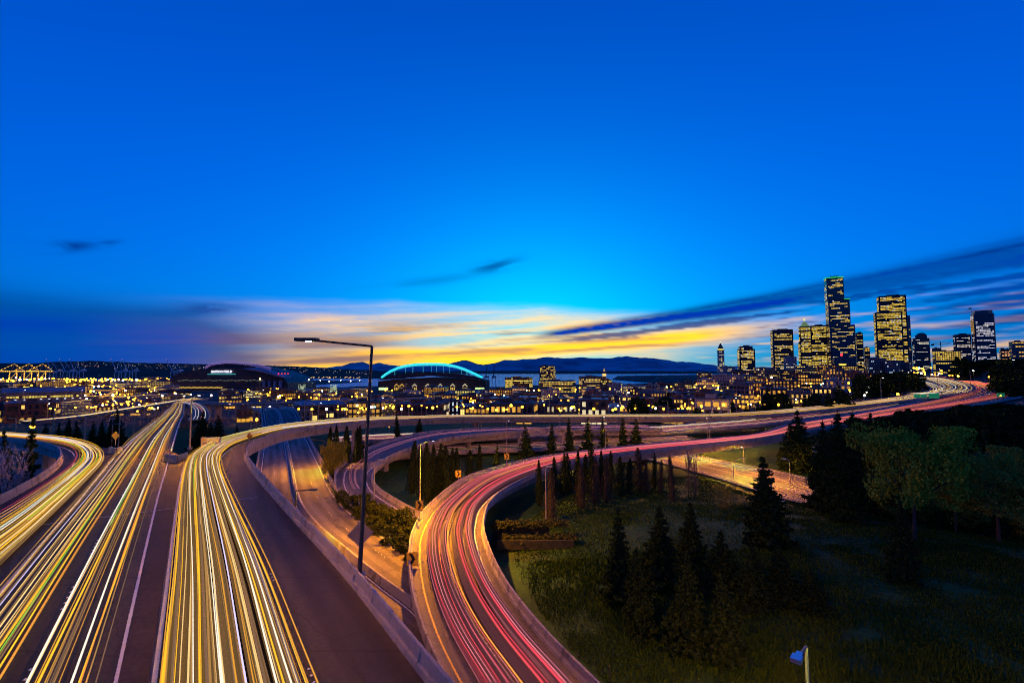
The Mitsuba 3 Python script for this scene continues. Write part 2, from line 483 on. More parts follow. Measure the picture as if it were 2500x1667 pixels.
left_ramp = add_road('left_ramp', 'ramp curving away to the left beside a concrete barrier', [
    ('e', -900, 2300, -819, 2400, 12.3), ('e', -560, 1800, -400, 1900, 12.3), ('e', -300, 1395, 0, 1447, 12.3), ('e', 0, 1233, 108, 1320, 12.3), ('e', 68, 1195, 190, 1227, 12.3), ('e', 120, 1163, 240, 1168, 12.3), ('e', 148, 1138, 266, 1135, 12.3),
    ('e', 156, 1120, 263, 1112, 12.4), ('e', 148, 1103, 240, 1095, 12.5), ('e', 120, 1092, 200, 1082, 12.8), ('e', 87, 1085, 150, 1074, 13.2), ('e', 30, 1078, 82, 1069, 13.8), ('e', -40, 1073, 0, 1062, 14.6), ('e', -200, 1064, -160, 1054, 16)],
    lift=.01, barrier=((0, 1), (.62, 1)))
pink = add_road('curved_ramp', 'two lane ramp sweeping down the middle under pink light trails', [
    ('e', 1420, 2330, 2110, 2300, 20.7), ('e', 1225, 1900, 1680, 1892, 20.7), ('e', 1098, 1642, 1440, 1655, 20.7), ('e', 1047, 1534, 1316, 1530, 20.7), ('e', 1015, 1425, 1222, 1408, 20.7), ('e', 1007, 1335, 1182, 1318, 20.7), ('e', 1015, 1288, 1174, 1274, 20.7),
    ('e', 1036, 1248, 1180, 1240, 20.7), ('e', 1076, 1208, 1206, 1206, 20.7), ('e', 1134, 1165, 1254, 1175, 20.7), ('e', 1206, 1140, 1315, 1148, 20.7), ('e', 1315, 1114, 1400, 1122, 20.7), ('e', 1472, 1094, 1520, 1104, 20.7),
    ('e', 1581, 1083, 1610, 1094, 20.7), ('e', 1745, 1068, 1760, 1079, 20.7), ('e', 1840, 1059, 1850, 1069, 20.8), ('c', 1965, 1043, 176, 12), ('c', 2100, 1021, 212, 14), ('c', 2205, 1003, 252, 20), ('c', 2332, 981, 314, 32), ('c', 2402, 965, 373, 42),
    ('c', 2418, 951, 457, 44), ('c', 2374, 937, 585, 40), ('c', 2312, 926, 750, 34), ('c', 2275, 918, 900, 28)], top=.85, barrier=((0, 1), (0, 1)), surface='old_road')
loop = add_road('loop_ramp', 'single lane loop ramp curling round the cypresses under purple light', [
    ('c', 1600, 1046, 168, 9), ('c', 1420, 1047, 160, 9), ('e', 1240, 1042, 1240, 1051, 18.8), ('e', 1063, 1050, 1100, 1065, 19.6), ('e', 954, 1072, 1008, 1088, 20.4), ('e', 872, 1105, 940, 1116, 21.2), ('e', 831, 1135, 913, 1139, 21.7),
    ('e', 821, 1162, 906, 1160, 22), ('e', 829, 1192, 918, 1187, 22.2), ('e', 862, 1222, 952, 1211, 22.6), ('e', 930, 1262, 1020, 1248, 23.2), ('e', 1010, 1300, 1100, 1285, 23.6)], top=.85, barrier=((0, .82), (0, 1)), surface='old_road')
express = add_road('lower_highway', 'lower highway with two empty carriageways passing under the viaduct', [
    ('c', 1335, 1830, 27, 8.5), ('c', 1165, 1645, 35.5, 10.5), ('c', 1022, 1494, 44.3, 13), ('c', 931, 1425, 50.7, 13.3), ('c', 845, 1353, 59.7, 13.6), ('c', 772, 1288, 71, 14), ('c', 728, 1227, 85, 14), ('c', 709, 1140, 114, 14), ('c', 699, 1085, 150, 14),
    ('c', 690, 1042, 190, 14), ('c', 683, 1012, 210, 14), ('c', 676, 1001.5, 222, 14), ('c', 668, 998, 240, 14), ('c', 650, 997, 275, 14)], girder=1.0, surface='old_road')
median = express.across(.5)[:]
part(express.key, 'median_barrier', sweep(median, [(-.3, 0), (-.1, .85), (.1, .85), (.3, 0)], express.outward(True)), 'concrete', 30)
mainline = add_road('mainline_highway', 'broad lower highway crossing behind the trees in the middle distance', [
    ('c', 820, 1078, 158, 15), ('c', 908, 1071, 166, 15), ('c', 1060, 1066, 170, 15), ('c', 1240, 1063, 171, 15), ('c', 1480, 1060, 171, 15), ('c', 1600, 1052, 178, 14), ('c', 1717, 1043, 188, 14), ('c', 1840, 1033, 200, 14), ('c', 1949, 1019, 222, 14), ('c', 2080, 1003, 260, 14), ('c', 2180, 988, 305, 13)], girder=1.2, surface='old_road')
nearlane = add_road('collector_road', 'lower road seen between trees beyond the loop ramp', [
    ('c', 860, 1128, 127, 10), ('c', 940, 1115, 134, 10), ('c', 1090, 1100, 143, 10), ('c', 1240, 1094, 148, 10), ('c', 1390, 1088, 152, 10), ('c', 1560, 1080, 158, 10), ('c', 1700, 1073, 163, 10)], girder=.8, surface='old_road')
street = add_road('city_street', 'wide street under yellow lamps at the foot of the grassy hill', [
    ('c', 1450, 1085, 178, 15), ('c', 1560, 1098, 161, 17), ('c', 1700, 1128, 139, 19), ('c', 1850, 1162, 120, 21), ('c', 1990, 1202, 103, 20), ('c', 2150, 1243, 94, 15), ('c', 2350, 1288, 82, 13), ('c', 2560, 1336, 73, 13), ('c', 2900, 1400, 64, 13)], girder=.4, skirt=.2, barrier=(None, None), surface='old_road')
inner = add_road('inner_ramp', 'small curved ramp inside the far bend', [
    ('c', 2245, 931, 600, 10), ('c', 2282, 944, 480, 10), ('c', 2290, 953, 425, 10), ('c', 2272, 960, 385, 10), ('c', 2235, 963, 362, 10)])
far_ramp = add_road('far_ramp', 'long elevated ramp climbing from the left to the central highway', [
    ('c', 60, 1030, 300, 9), ('c', 190, 1017.5, 330, 9), ('c', 290, 1002, 365, 9), ('c', 370, 989, 410, 9), ('c', 436, 978, 480, 9), ('c', 480, 973, 545, 9)])
flat_ramp = add_road('flat_ramp', 'thin elevated ramp over the flats far to the left', [
    ('c', 90, 993, 470, 9), ('c', 177, 981.5, 520, 9), ('c', 260, 973, 580, 9), ('c', 354, 965.5, 660, 9), ('c', 430, 963, 700, 9)])
exit_ramp = add_road('exit_ramp', 'short ramp dropping behind the double lamp post', [
    ('c', 455, 984, 380, 8), ('c', 474, 989, 345, 8), ('c', 488, 1003, 300, 8), ('c', 484, 1026, 240, 8)])
viaduct = add_road('far_viaduct', 'dark elevated road on concrete piers beyond the curved viaduct', [
    ('c', 440, 976, 500, 9), ('c', 500, 983, 420, 10), ('c', 600, 985.5, 380, 11), ('c', 700, 982.5, 390, 11), ('c', 845, 978, 420, 11), ('c', 960, 974, 450, 11), ('c', 1060, 971, 480, 11)])

slab_px = [(-1400, 2600), (-560, 1800), (-300, 1400), (0, 1238), (68, 1199), (120, 1167), (150, 1141), (190, 1108), (240, 1094), (268, 1093), (299, 1092), (345, 1088), (400, 1090), (428, 1106), (440, 1112), (462, 1111), (487, 1104), (540, 1096), (597, 1112), (600, 1130),
           (612, 1146), (700, 1257), (808, 1377), (881, 1461), (953, 1560), (1036, 1667), (1260, 1955), (1700, 2600)]
gore = struct('highway_deck', 'paved concrete deck carrying the foreground carriageways')
deck = trimesh.creation.extrude_polygon(__import__('shapely').Polygon([onz(a, b, 0)[:2] * 0 + onz(a, b, CAMZ - 12.3)[:2] for a, b in slab_px]).buffer(0), 1.4, engine='earcut')
deck.apply_translation([0, 0, CAMZ - 12.3 - 1.4])
part(gore, 'surface', deck, 'asphalt')

# ---------------------------------------------------------------- terrain
ctl = [(x, y, 22.3) for x in range(-150, 60, 40) for y in range(0, 240, 40)]
ctl = [c for c in ctl if not (c[0] > -30 and c[1] < 90)]
ctl += [(-10, 40, 22.5), (-5, 75, 22.4), (8, 20, 24.0), (10, 35, 24.2), (10, 55, 24.0), (25, 25, 24.5), (40, 30, 25), (30, 50, 25.2), (50, 55, 25.6), (42, 72, 25.2), (22, 80, 23.6), (60, 50, 26), (70, 40, 26.6), (60, 28, 26.4), (56, 68, 25.6), (30, 5, 25), (70, 5, 27), (15, 70, 24.0), (74, 55, 25.4),
        (44, 161, 20.3), (58, 130, 20.3), (64, 120, 20.3), (68, 104, 20.3), (75, 94, 20.5), (82, 82, 20.9), (88, 72, 21.4), (30, 120, 21.5), (36, 100, 22),
        (110, 80, 25), (120, 130, 23), (140, 180, 23), (160, 140, 24), (220, 230, 25), (300, 260, 27), (340, 330, 27), (470, 380, 30), (540, 450, 33), (640, 560, 44), (760, 700, 56), (380, 480, 27), (450, 570, 31), (560, 700, 36), (700, 900, 40), (260, 420, 17), (150, 420, 10),
        (-300, 100, 20), (-300, 240, 17), (-200, 340, 11), (-150, 290, 15), (-80, 330, 14), (-300, 500, 5), (-650, 500, 4), (0, 420, 8), (0, 540, 5), (100, 330, 13), (-1500, 900, 3.5), (-500, 900, 3.5), (0, 900, 4), (0, 1300, 3.5), (-900, 1300, 3.5), (300, 800, 12), (480, 1000, 24), (900, 1000, 42),
        (900, 1350, 38), (420, 1250, 14), (250, 1100, 6), (1300, 900, 62), (1600, 1400, 50), (2500, 1500, 60), (-3000, 1500, 3.5), (-2500, 2300, 3.5), (0, -60, 30), (-200, -60, 30), (200, -60, 36), (-2000, 0, 40), (2000, 0, 90)]
ctl = np.array(ctl, float)
rbf = RBFInterpolator(ctl[:, :2], ctl[:, 2], kernel='linear', smoothing=2.0, neighbors=40)
road_pts = np.vstack([np.column_stack([(r.across(u))[:, :3], np.linalg.norm(r.R - r.L, axis=1), np.full(len(r.L), i)]) for i, r in enumerate(all_roads) for u in (0.0, .25, .5, .75, 1.0)])
terrain_tree = road_tree = cKDTree(road_pts[:, :2])
low_roads = {i for i, r in enumerate(all_roads)}


def terrain_raw(xy):
    xy = np.asarray(xy, float).reshape(-1, 2)
    z = rbf(xy)
    shore = np.where(xy[:, 0] < -750, 2350.0, 1450.0) + 25 * np.sin(xy[:, 0] / 90.0)
    shore = np.where(xy[:, 0] > 620, 3000, shore)
    return np.where(xy[:, 1] > shore, -6.0, z)


def terrain_many(xy):
    z = terrain_raw(xy)
    dist, near = terrain_tree.query(xy, k=6)
    for k in range(6):
        hit = dist[:, k] < np.where(xy[:, 1] > 200, 14.0, 5.5)
        z = np.where(hit, np.minimum(z, road_pts[near[:, k], 2] - .5), z)
    return z


def terrain(x, y):
    return float(terrain_many(np.array([[x, y]]))[0])


def grow(a, b, step, out, ratio):
    core = list(np.arange(a, b + .1, step)); s = step
    while core[-1] < out[1]:
        s *= ratio; core.append(core[-1] + s)
    s = step
    while core[0] > out[0]:
        s *= ratio; core.insert(0, core[0] - s)
    return np.array(core)


gx, gy = grow(-150, 160, 3.0, (-9000, 9000), 1.10), grow(0, 250, 3.0, (-400, 3400), 1.07)
GX, GY = np.meshgrid(gx, gy, indexing='ij')
gz = terrain_many(np.column_stack([GX.ravel(), GY.ravel()])).reshape(GX.shape)
gz += np.where(gz > 0, (meshkit.fbm(np.stack([GX / 9, GY / 9, GX * 0], -1), 3, 5) - .5) * .5 * np.clip((260 - GY) / 60, 0, 1), 0)
ii, jj = np.meshgrid(np.arange(len(gx) - 1), np.arange(len(gy) - 1), indexing='ij')
k = len(gy)
gf = np.stack([ii * k + jj, (ii + 1) * k + jj, (ii + 1) * k + jj + 1, ii * k + jj + 1], -1).reshape(-1, 4)
put(struct('ground', 'dark grassy and paved ground under the interchange and the city'), (np.stack([GX, GY, gz], -1).reshape(-1, 3), gf), 'ground_mat', True)
bank_px = [(812, 1192), (838, 1224), (880, 1258), (925, 1300), (965, 1345), (1005, 1388), (1012, 1330), (1022, 1290), (1045, 1262), (1012, 1262), (960, 1262), (905, 1246), (862, 1226)]
bank = trimesh.creation.extrude_polygon(__import__('shapely').Polygon([onz(a, b, 25.0)[:2] for a, b in bank_px]).buffer(0), 2.4, engine='earcut').subdivide_to_size(1.2)
bv = np.array(bank.vertices); bv[:, 2] = np.where(bv[:, 2] > 1.2, 25.0 + 1.1 * (meshkit.fbm(np.column_stack([bv[:, :2] / 4, bv[:, 0] * 0]), 3, 8) - .45), 22.0)
put(struct('bank', 'rough planted bank between the lower highway and the loop ramp'), (bv, np.array(bank.faces)), 'ground_mat', True)
put(struct('water', 'calm blue bay between the city and the far shore'), (np.array([[-90000, 1200, 0], [90000, 1200, 0], [90000, 120000, 0], [-90000, 120000, 0.0]]), np.array([[0, 1, 2], [0, 2, 3]])), 'water_mat')


def strip(v_low, v_high, back):
    n = len(v_low)
    v = np.vstack([v_low, v_high, back])
    i = np.arange(n - 1)
    f = np.vstack([np.stack([i, i + 1, i + n + 1], 1), np.stack([i, i + n + 1, i + n], 1), np.stack([i + n, i + n + 1, i + 2 * n + 1], 1), np.stack([i + n, i + 2 * n + 1, i + 2 * n], 1)])
    return v, f


def ridge(name, label, prof, d, depth, rough, m, seed, n=500, base=-5.0):
    """A range of hills d metres away with its skyline at the photographed heights."""
    px = np.linspace(prof[0][0], prof[-1][0], n)
    py = np.interp(px, [p[0] for p in prof], [p[1] for p in prof])
    layers = []
    rows = 26
    crest = np.array([at(a, b, d) for a, b in zip(px, py)])
    for r in range(rows + 8):
        if r < rows:
            t = r / (rows - 1)
            y = -depth * (1 - t); h = t ** 1.3
        else:
            t = (r - rows + 1) / 8.0
            y = depth * t; h = 1 - t
        v = crest.copy(); v[:, 1] += y
        v[:, 0] *= 1 + y / d
        relief = meshkit.fbm(np.stack([v[:, 0] / (depth * .35), v[:, 1] / (depth * .35), v[:, 0] * 0], -1), 5, seed) - .5
        v[:, 2] = base + (crest[:, 2] - base) * np.clip(h + relief * rough * 4 * h * (1 - h), 0, 1.0)
        layers.append(v)
    v = np.vstack(layers); R = len(layers)
    i, j = np.meshgrid(np.arange(R - 1), np.arange(n - 1), indexing='ij')
    f = np.stack([i * n + j, i * n + j + 1, (i + 1) * n + j + 1, (i + 1) * n + j], -1).reshape(-1, 4)
    return put(struct(name, label), (v, f), m, True)


nz = lambda a, s, k: (meshkit.fbm(np.array([[a / s, k * 7.7, 0.0]]), 5, k)[0] - .5)
prof = [(640, 898), (700, 899), (770, 897), (800, 896), (830, 893), (850, 889), (868, 886), (884, 883), (897, 888), (910, 890), (925, 885), (945, 889), (975, 893), (1010, 889), (1040, 886), (1080, 892), (1105, 886), (1118, 882), (1128, 879.5), (1142, 880.5), (1160, 886), (1180, 890), (1210, 886), (1230, 880), (1262, 879),
        (1300, 876), (1335, 871), (1380, 874), (1420, 872), (1470, 875), (1530, 870), (1580, 873), (1640, 881), (1700, 887), (1760, 893), (1900, 898), (2300, 900)]
prof2 = [(a, b + 7 * nz(a, 22, 2)) for a, b in [(x, np.interp(x, [p[0] for p in prof], [p[1] for p in prof])) for x in np.arange(640, 2300, 4.0)]]
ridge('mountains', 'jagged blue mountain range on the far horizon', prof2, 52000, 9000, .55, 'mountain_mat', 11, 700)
ridge('far_shore', 'low dark wooded shore across the bay', [(880, 907.0), (1000, 906), (1200, 905), (1500, 905.5), (1800, 906.5), (2300, 907)], 12500, 1500, .3, 'hill_mat', 12, 200)
west = [(-300, 884), (0, 887), (90, 886), (160, 882), (240, 881), (330, 885), (420, 887), (500, 889), (600, 891), (680, 893), (740, 895), (800, 899), (850, 901), (900, 903), (950, 906), (990, 909.5)]
west2 = [(a, b + 3.0 * nz(a, 16, 3)) for a, b in [(x, np.interp(x, [p[0] for p in west], [p[1] for p in west])) for x in np.arange(-300, 991, 3.0)]]
ridge('wooded_hill', 'dark wooded hill behind the port dotted with house lights', west2, 4300, 1100, .5, 'hill_mat', 13, 430)

# ---------------------------------------------------------------- painted lines, joints, reflector dots
line(trunk, 0.0, 0, .9, .15, 'paint_white'); line(trunk, 1.0, 0, .9, .18, 'paint_white'); studs(trunk, .52, 0, .5, 9.0, 5, .75)
line(curve, 0.0, 0, .13, .22, 'paint_white'); line(curve, .03, .13, .75, .18, 'paint_yellow')
fogu = np.interp(curve.s / curve.s[-1], [0, .06, .11, .15, .2, 1], [.53, .54, .73, .80, .88, .93])
line(curve, fogu, 0, .8, .15, 'paint_white')
studs(curve, fogu * .51, 0, .2, 10.0, 5, .8); studs(curve, fogu + .06, 0, .12, 11, 3, .5, .09)
line(left_ramp, .25, 0, .8, .13, 'paint_white'); line(left_ramp, .985, 0, .62, .18, 'paint_yellow')
line(pink, .10, 0, .95, .16, 'paint_yellow'); line(pink, .90, 0, .95, .16, 'paint_white'); studs(pink, .50, 0, .5, 10, 4, .8)
line(loop, .22, 0, 1, .15, 'paint_white'); line(loop, .86, 0, 1, .15, 'paint_white')
for u in (.06, .46, .54, .94): line(express, u, 0, 1, .15, 'paint_white')
for u in (.25, .75): studs(express, u, 0, .9, 12, 4, 1)
for u in (.05, .34, .65, .95): line(mainline, u, 0, 1, .16, 'paint_white')
line(nearlane, .08); line(nearlane, .92)
for u, c in ((.05, 'paint_white'), (.38, 'paint_yellow'), (.66, 'paint_white'), (.93, 'paint_white')): line(street, u, 0, .8, .18, c)
stop = [onz(*p, CAMZ - 26.85) for p in ((1905, 1224), (1994, 1209))]
part(street.key, 'stop_line', ribbon(np.array([stop[0], stop[1]]), np.array([stop[0], stop[1]]) + [0, .5, 0]), 'paint_white')
for a, b, nm in (((98, 1281), (404, 1243), 'left'), ((404, 1243), (630, 1213), 'right')):
    pts = [onz(a[0], a[1], CAMZ - 12.3 + .05), onz(b[0], b[1], CAMZ - 12.3 + .05)]
    d = pts[1] - pts[0]; n = np.array([-d[1], d[0], 0]) / np.hypot(d[0], d[1]) * .07
    part(gore, 'expansion_joint', ribbon(np.array([p + n for p in pts]), np.array([p - n for p in pts])), 'steel_grey')
for f in np.linspace(.14, .33, 4): pier(curve, f, 2.2, 2.2)
for f in np.linspace(.36, .6, 8): pier(curve, f, 3.0, 1.6)
for f in np.linspace(.36, .76, 7): pier(pink, f, 5.0, 1.2)
for f in np.linspace(.12, .62, 6): pier(loop, f, 3, 1.3)
for f in np.linspace(.04, .96, 13): pier(viaduct, f, 5, 2.0)
for f in np.linspace(.05, .95, 12): pier(far_ramp, f, 4, 1.6)
for f in np.linspace(.05, .95, 10): pier(flat_ramp, f, 4, 1.6)
for f in np.linspace(.5, .8, 8): pier(trunk, f, 3, 1.6)
for f in (.6, .75, .9): pier(left_ramp, f, 3, 1.5)
# gore nose walls between the diverging carriageways
for (a, b, c), nm in ((((268, 1091), (284, 1094), (299, 1089)), 'left'), (((404, 1108), (432, 1113), (457, 1104)), 'right')):
    pts = np.array([onz(x, y, CAMZ - 11.4) - [0, 0, .9] for x, y in (a, b, c)])
    part(gore, 'gore_wall', sweep(pts, [(-.25, 0), (-.15, .95), (.15, .95), (.25, 0)], np.array([[0, -1.0, 0]] * 3)), 'concrete')
back = onz(440, 1108, CAMZ - 12.3)
part(gore, 'gore_wall', turn(boxes([(0, 0, .9, 3.0, .4, 1.8)]), 0, back + [1.3, 5.0, 0]), 'concrete')

# ---------------------------------------------------------------- light trails: strands of vehicle light lying above the lanes
COL = dict(white=(1.2, 1.05, .82), cream=(1.05, .68, .24), yellow=(1.25, .62, .015), amber=(.85, .36, .02), tan=(.42, .22, .055), brown=(.20, .11, .05), lilac=(.85, .75, 1.15), blue=(.08, .16, .95), green=(.28, .85, .05), cyan=(.45, 1.1, 1.2), red=(1.2, .06, .10), pink=(1.15, .28, .34), rose=(.60, .16, .22), coral=(1.0, .33, .12), orange=(1.3, .42, .05), magenta=(.8, .05, .4))
trail_no = 0


thin = {}


def trail(rd, u, color, w=.09, t0=0.0, t1=1.0, h=.65, wander=.10, where='', gain=1.0, weight=.012, du=0.0):
    global trail_no
    trail_no += 1
    k = rd.span(t0, t1)
    if k.sum() < 3: return
    s = rd.s
    width = np.linalg.norm(rd.R - rd.L, axis=1)
    uu = u + du * (s / s[-1]) + (wander * (np.sin(s / 31 + trail_no * 2.1) + .6 * np.sin(s / 13 + trail_no)) / np.maximum(width, 4))
    p = rd.across(np.clip(uu, .02, .98)) + [0, 0, h]
    if w < .062 and t0 < .02 and t1 > .5 and rd in (trunk, left_ramp, pink) and h != .65 and h != .8:
        thin.setdefault(color, []).append((tube(p[k], w * .36, 4), gain)); return
    key = thing('light_trail', '', 'light trail', f'light trails {where}')
    w = w * .72 if rd in (trunk, left_ramp) and w < .2 else w
    put(key, tube(p[k], w / 2, 4), 'emit_mat', emit=np.array(COL[color]) * gain, weight=weight)
    mid = p[k][0]
    ranked(key, u, f'{color} light trail', where)


R = random.Random(4)
# central highway: pairs of head lamps in two lanes
W = 'on the straight central highway'
for u, c, w in ((.07, 'cream', .07), (.11, 'amber', .05), (.19, 'tan', .08), (.24, 'cream', .10), (.285, 'cream', .06), (.31, 'yellow', .09), (.335, 'tan', .05), (.40, 'yellow', .10), (.43, 'amber', .05), (.575, 'white', .12), (.60, 'cream', .05), (.625, 'yellow', .12), (.65, 'amber', .05), (.68, 'tan', .06), (.73, 'amber', .04),
                (.795, 'white', .11), (.81, 'cream', .05), (.83, 'yellow', .10), (.855, 'orange', .05), (.875, 'tan', .07), (.91, 'brown', .06), (.70, 'brown', .08), (.14, 'brown', .1), (.36, 'brown', .1)):
    trail(trunk, u, c, w, 0, .97, where=W)
for u, c, a, b in ((.30, 'green', .30, .36), (.31, 'cyan', .36, .42), (.10, 'blue', .34, .42), (.60, 'green', .27, .33), (.85, 'lilac', .36, .5), (.80, 'blue', .4, .52), (.26, 'blue', .28, .33)):
    trail(trunk, u + .012, c, .06, a, b, h=.7, where=W)
# the sweep on to the viaduct
W = 'on the highway bending right'
fog = float(np.median(fogu[curve.span(.1, .3)]))
plan = [(.035, 'yellow', .20), (.02, 'amber', .06), (.065, 'tan', .10), (.09, 'tan', .06), (.11, 'tan', .10), (.135, 'cream', .05), (.15, 'cream', .10), (.165, 'white', .06), (.18, 'tan', .08), (.20, 'yellow', .12), (.215, 'green', .05), (.23, 'yellow', .15), (.25, 'tan', .12), (.27, 'cream', .10), (.285, 'tan', .08),
        (.30, 'white', .06), (.315, 'cream', .08), (.33, 'white', .12), (.345, 'tan', .06), (.36, 'amber', .08), (.38, 'tan', .05), (.395, 'brown', .08), (.41, 'amber', .06), (.43, 'lilac', .10), (.45, 'tan', .06), (.47, 'cream', .05), (.485, 'cream', .12), (.50, 'tan', .10), (.515, 'brown', .08), (.53, 'tan', .06),
        (.545, 'white', .11), (.56, 'cream', .05), (.58, 'yellow', .10), (.60, 'tan', .12), (.62, 'tan', .06), (.635, 'white', .10), (.655, 'cream', .06), (.68, 'amber', .08), (.70, 'yellow', .18), (.715, 'amber', .10), (.08, 'brown', .14), (.26, 'brown', .16), (.37, 'brown', .14), (.49, 'brown', .14), (.61, 'brown', .16)]
n_own = len(plan)
plan += [(R.uniform(.02, .73), R.choice(['tan', 'brown', 'brown', 'amber', 'tan', 'amber', 'yellow']), R.uniform(.025, .045)) for _ in range(26)]
for i, (u, c, w) in enumerate(plan):
    t = curve.s / curve.s[-1]
    uf = np.interp(t, [0, .1, .16, .22, .35, 1], [.78, .80, 1.0, 1.08, 1.1, 1.15])
    trail_no += 1
    key = thing('light_trail', '', 'light trail', f'light trails {W}') if i < n_own else None
    width = np.linalg.norm(curve.R - curve.L, axis=1)
    uu = np.clip(u * uf + .10 * (np.sin(curve.s / 29 + i * 2.1) + .6 * np.sin(curve.s / 12 + i)) / np.maximum(width, 4), .02, .95)
    p = (curve.across(uu) + [0, 0, .5 + .06 * (i * 5 % 9)])[curve.span(0, .99 if c in ('white', 'cream', 'yellow') else .5)]
    if key is None:
        thin.setdefault(c, []).append((tube(p, w * .36, 4), 1.0)); continue
    put(key, tube(p, w * .36, 4), 'emit_mat', emit=COL[c], weight=.012)
    ranked(key, u, f'{c} light trail', W)
for u, c, a, b in ((.04, 'green', .075, .10), (.035, 'blue', .10, .125), (.20, 'green', .10, .14), (.235, 'green', .07, .11), (.24, 'blue', .12, .16), (.29, 'green', .13, .155), (.30, 'blue', .155, .19), (.36, 'magenta', .115, .15), (.365, 'blue', .15, .18), (.44, 'blue', .07, .13), (.50, 'green', .14, .165), (.52, 'blue', .16, .2), (.60, 'lilac', .09, .15), (.65, 'blue', .1, .19), (.33, 'lilac', .14, .25), (.12, 'blue', .12, .22), (.16, 'green', .11, .15), (.56, 'cyan', .1, .16)):
    trail(curve, u, c, .06, a, b, h=.7, where=W)
for _ in range(14):
    trail(trunk, R.choice([R.uniform(.04, .44), R.uniform(.56, .92)]), R.choice(['tan', 'brown', 'cream', 'amber', 'brown']), R.uniform(.04, .06), 0, .97, h=R.uniform(.4, 1.0), where='on the straight central highway')
for u in (.10, .18, .26, .37, .49, .60):  # added broad bands imitating the tan glow between the trails
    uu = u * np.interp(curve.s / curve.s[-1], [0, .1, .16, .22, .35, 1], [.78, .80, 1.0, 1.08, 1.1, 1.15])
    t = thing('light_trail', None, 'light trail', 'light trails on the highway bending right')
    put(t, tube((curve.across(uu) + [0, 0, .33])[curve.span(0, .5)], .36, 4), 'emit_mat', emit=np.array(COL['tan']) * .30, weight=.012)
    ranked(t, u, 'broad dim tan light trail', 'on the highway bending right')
for u in (.46, .66, .8): trail(left_ramp, u, 'tan', .5, 0, .97, h=.35, where='on the left ramp', gain=.35)  # added broad bands for the tan glow over the ramp
for u, c, a, b in ((.31, 'green', .0, .30), (.60, 'green', .05, .2), (.83, 'orange', .0, .3), (.12, 'lilac', .0, .25), (.42, 'orange', .0, .28)):
    trail(trunk, u + .02, c, .07, a, b, h=.75, where='on the straight central highway', gain=.8)
# left ramp
W = 'on the left ramp'
for u, c, w in ((.26, 'red', .04), (.30, 'rose', .04), (.37, 'amber', .05), (.42, 'yellow', .08), (.45, 'yellow', .05), (.48, 'yellow', .10), (.51, 'cream', .06), (.545, 'white', .10), (.57, 'tan', .08), (.60, 'yellow', .06), (.625, 'cream', .06), (.66, 'yellow', .12), (.69, 'amber', .08), (.715, 'yellow', .10), (.74, 'white', .05), (.765, 'yellow', .08), (.79, 'amber', .08), (.82, 'white', .07), (.85, 'cream', .04), (.88, 'tan', .05), (.53, 'cyan', .04), (.64, 'white', .05)):
    trail(left_ramp, u, c, w, 0, .97, where=W)
for u, c, a, b in ((.40, 'green', .28, .5), (.55, 'blue', .4, .62), (.64, 'blue', .5, .7), (.675, 'green', .2, .34), (.76, 'green', .24, .40), (.70, 'lilac', .5, .75), (.61, 'blue', .3, .42), (.47, 'green', .5, .62), (.80, 'blue', .55, .7)):
    trail(left_ramp, u + .008, c, .07, a, b, h=.72, where=W)
for _ in range(9):
    trail(left_ramp, R.uniform(.36, .90), R.choice(['tan', 'cream', 'amber', 'white', 'yellow']), R.uniform(.04, .06), 0, .97, h=R.uniform(.4, 1.0), where=W)
# pink ramp: tail lamps
W = 'on the curved pink ramp'
for _ in range(12):
    trail(pink, R.uniform(.17, .86), R.choice(['rose', 'pink', 'coral', 'rose', 'red']), R.uniform(.03, .05), 0, .97, h=R.uniform(.5, 1.1), where=W, gain=.55)
for u in (.24, .33, .42, .58, .67, .76, .83):  # added broad bands imitating the pink glow that falls on the road
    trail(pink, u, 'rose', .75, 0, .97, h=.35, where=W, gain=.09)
for u in (.27, .35, .64, .73):  # added broad bands imitating the orange glow on the road
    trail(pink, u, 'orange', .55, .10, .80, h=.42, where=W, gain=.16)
for u, c, w, a, b in ((.19, 'rose', .05, 0, .9), (.215, 'pink', .06, .06, .9), (.24, 'red', .07, 0, .97), (.27, 'pink', .06, 0, .97), (.29, 'coral', .04, .1, .8), (.315, 'pink', .05, 0, .97), (.34, 'red', .06, 0, .97), (.37, 'rose', .06, 0, .9), (.395, 'red', .05, 0, .085), (.43, 'rose', .04, 0, .7), (.455, 'pink', .05, 0, .7), (.50, 'orange', .13, 0, .09), (.53, 'rose', .05, .1, .97),
                  (.575, 'pink', .06, .05, .97), (.60, 'rose', .05, .12, .8), (.635, 'red', .16, 0, .97), (.665, 'red', .07, 0, .4), (.69, 'pink', .06, .12, .97), (.72, 'coral', .05, .12, .97), (.755, 'red', .06, 0, .97), (.78, 'red', .14, 0, .5), (.80, 'pink', .08, 0, .97), (.83, 'rose', .05, 0, .97), (.475, 'red', .04, .0, .09), (.26, 'orange', .04, .14, .45), (.33, 'amber', .04, .16, .45), (.66, 'amber', .05, .15, .4), (.74, 'cream', .04, .12, .6)):
    trail(pink, u, c, w, a, b, h=.8, where=W)
for u, c, w in ((.25, 'orange', .25), (.33, 'red', .25), (.42, 'orange', .3), (.5, 'coral', .3), (.58, 'red', .25), (.66, 'orange', .3), (.75, 'coral', .3), (.83, 'red', .25), (.13, 'orange', .25), (.08, 'red', .3), (.92, 'orange', .3), (.29, 'amber', .2), (.54, 'amber', .2), (.70, 'red', .3)):
    trail(pink, u, c, w * 1.5, .55, 1, h=.8, where='on the far red bend')
W = 'on the loop ramp'
for u, c in ((.38, 'rose'), (.42, 'rose'), (.50, 'rose'), (.55, 'rose')):
    trail(loop, u, c, .05, 0, .85, h=.7, where=W, gain=.95)
W = 'on the broad lower highway'
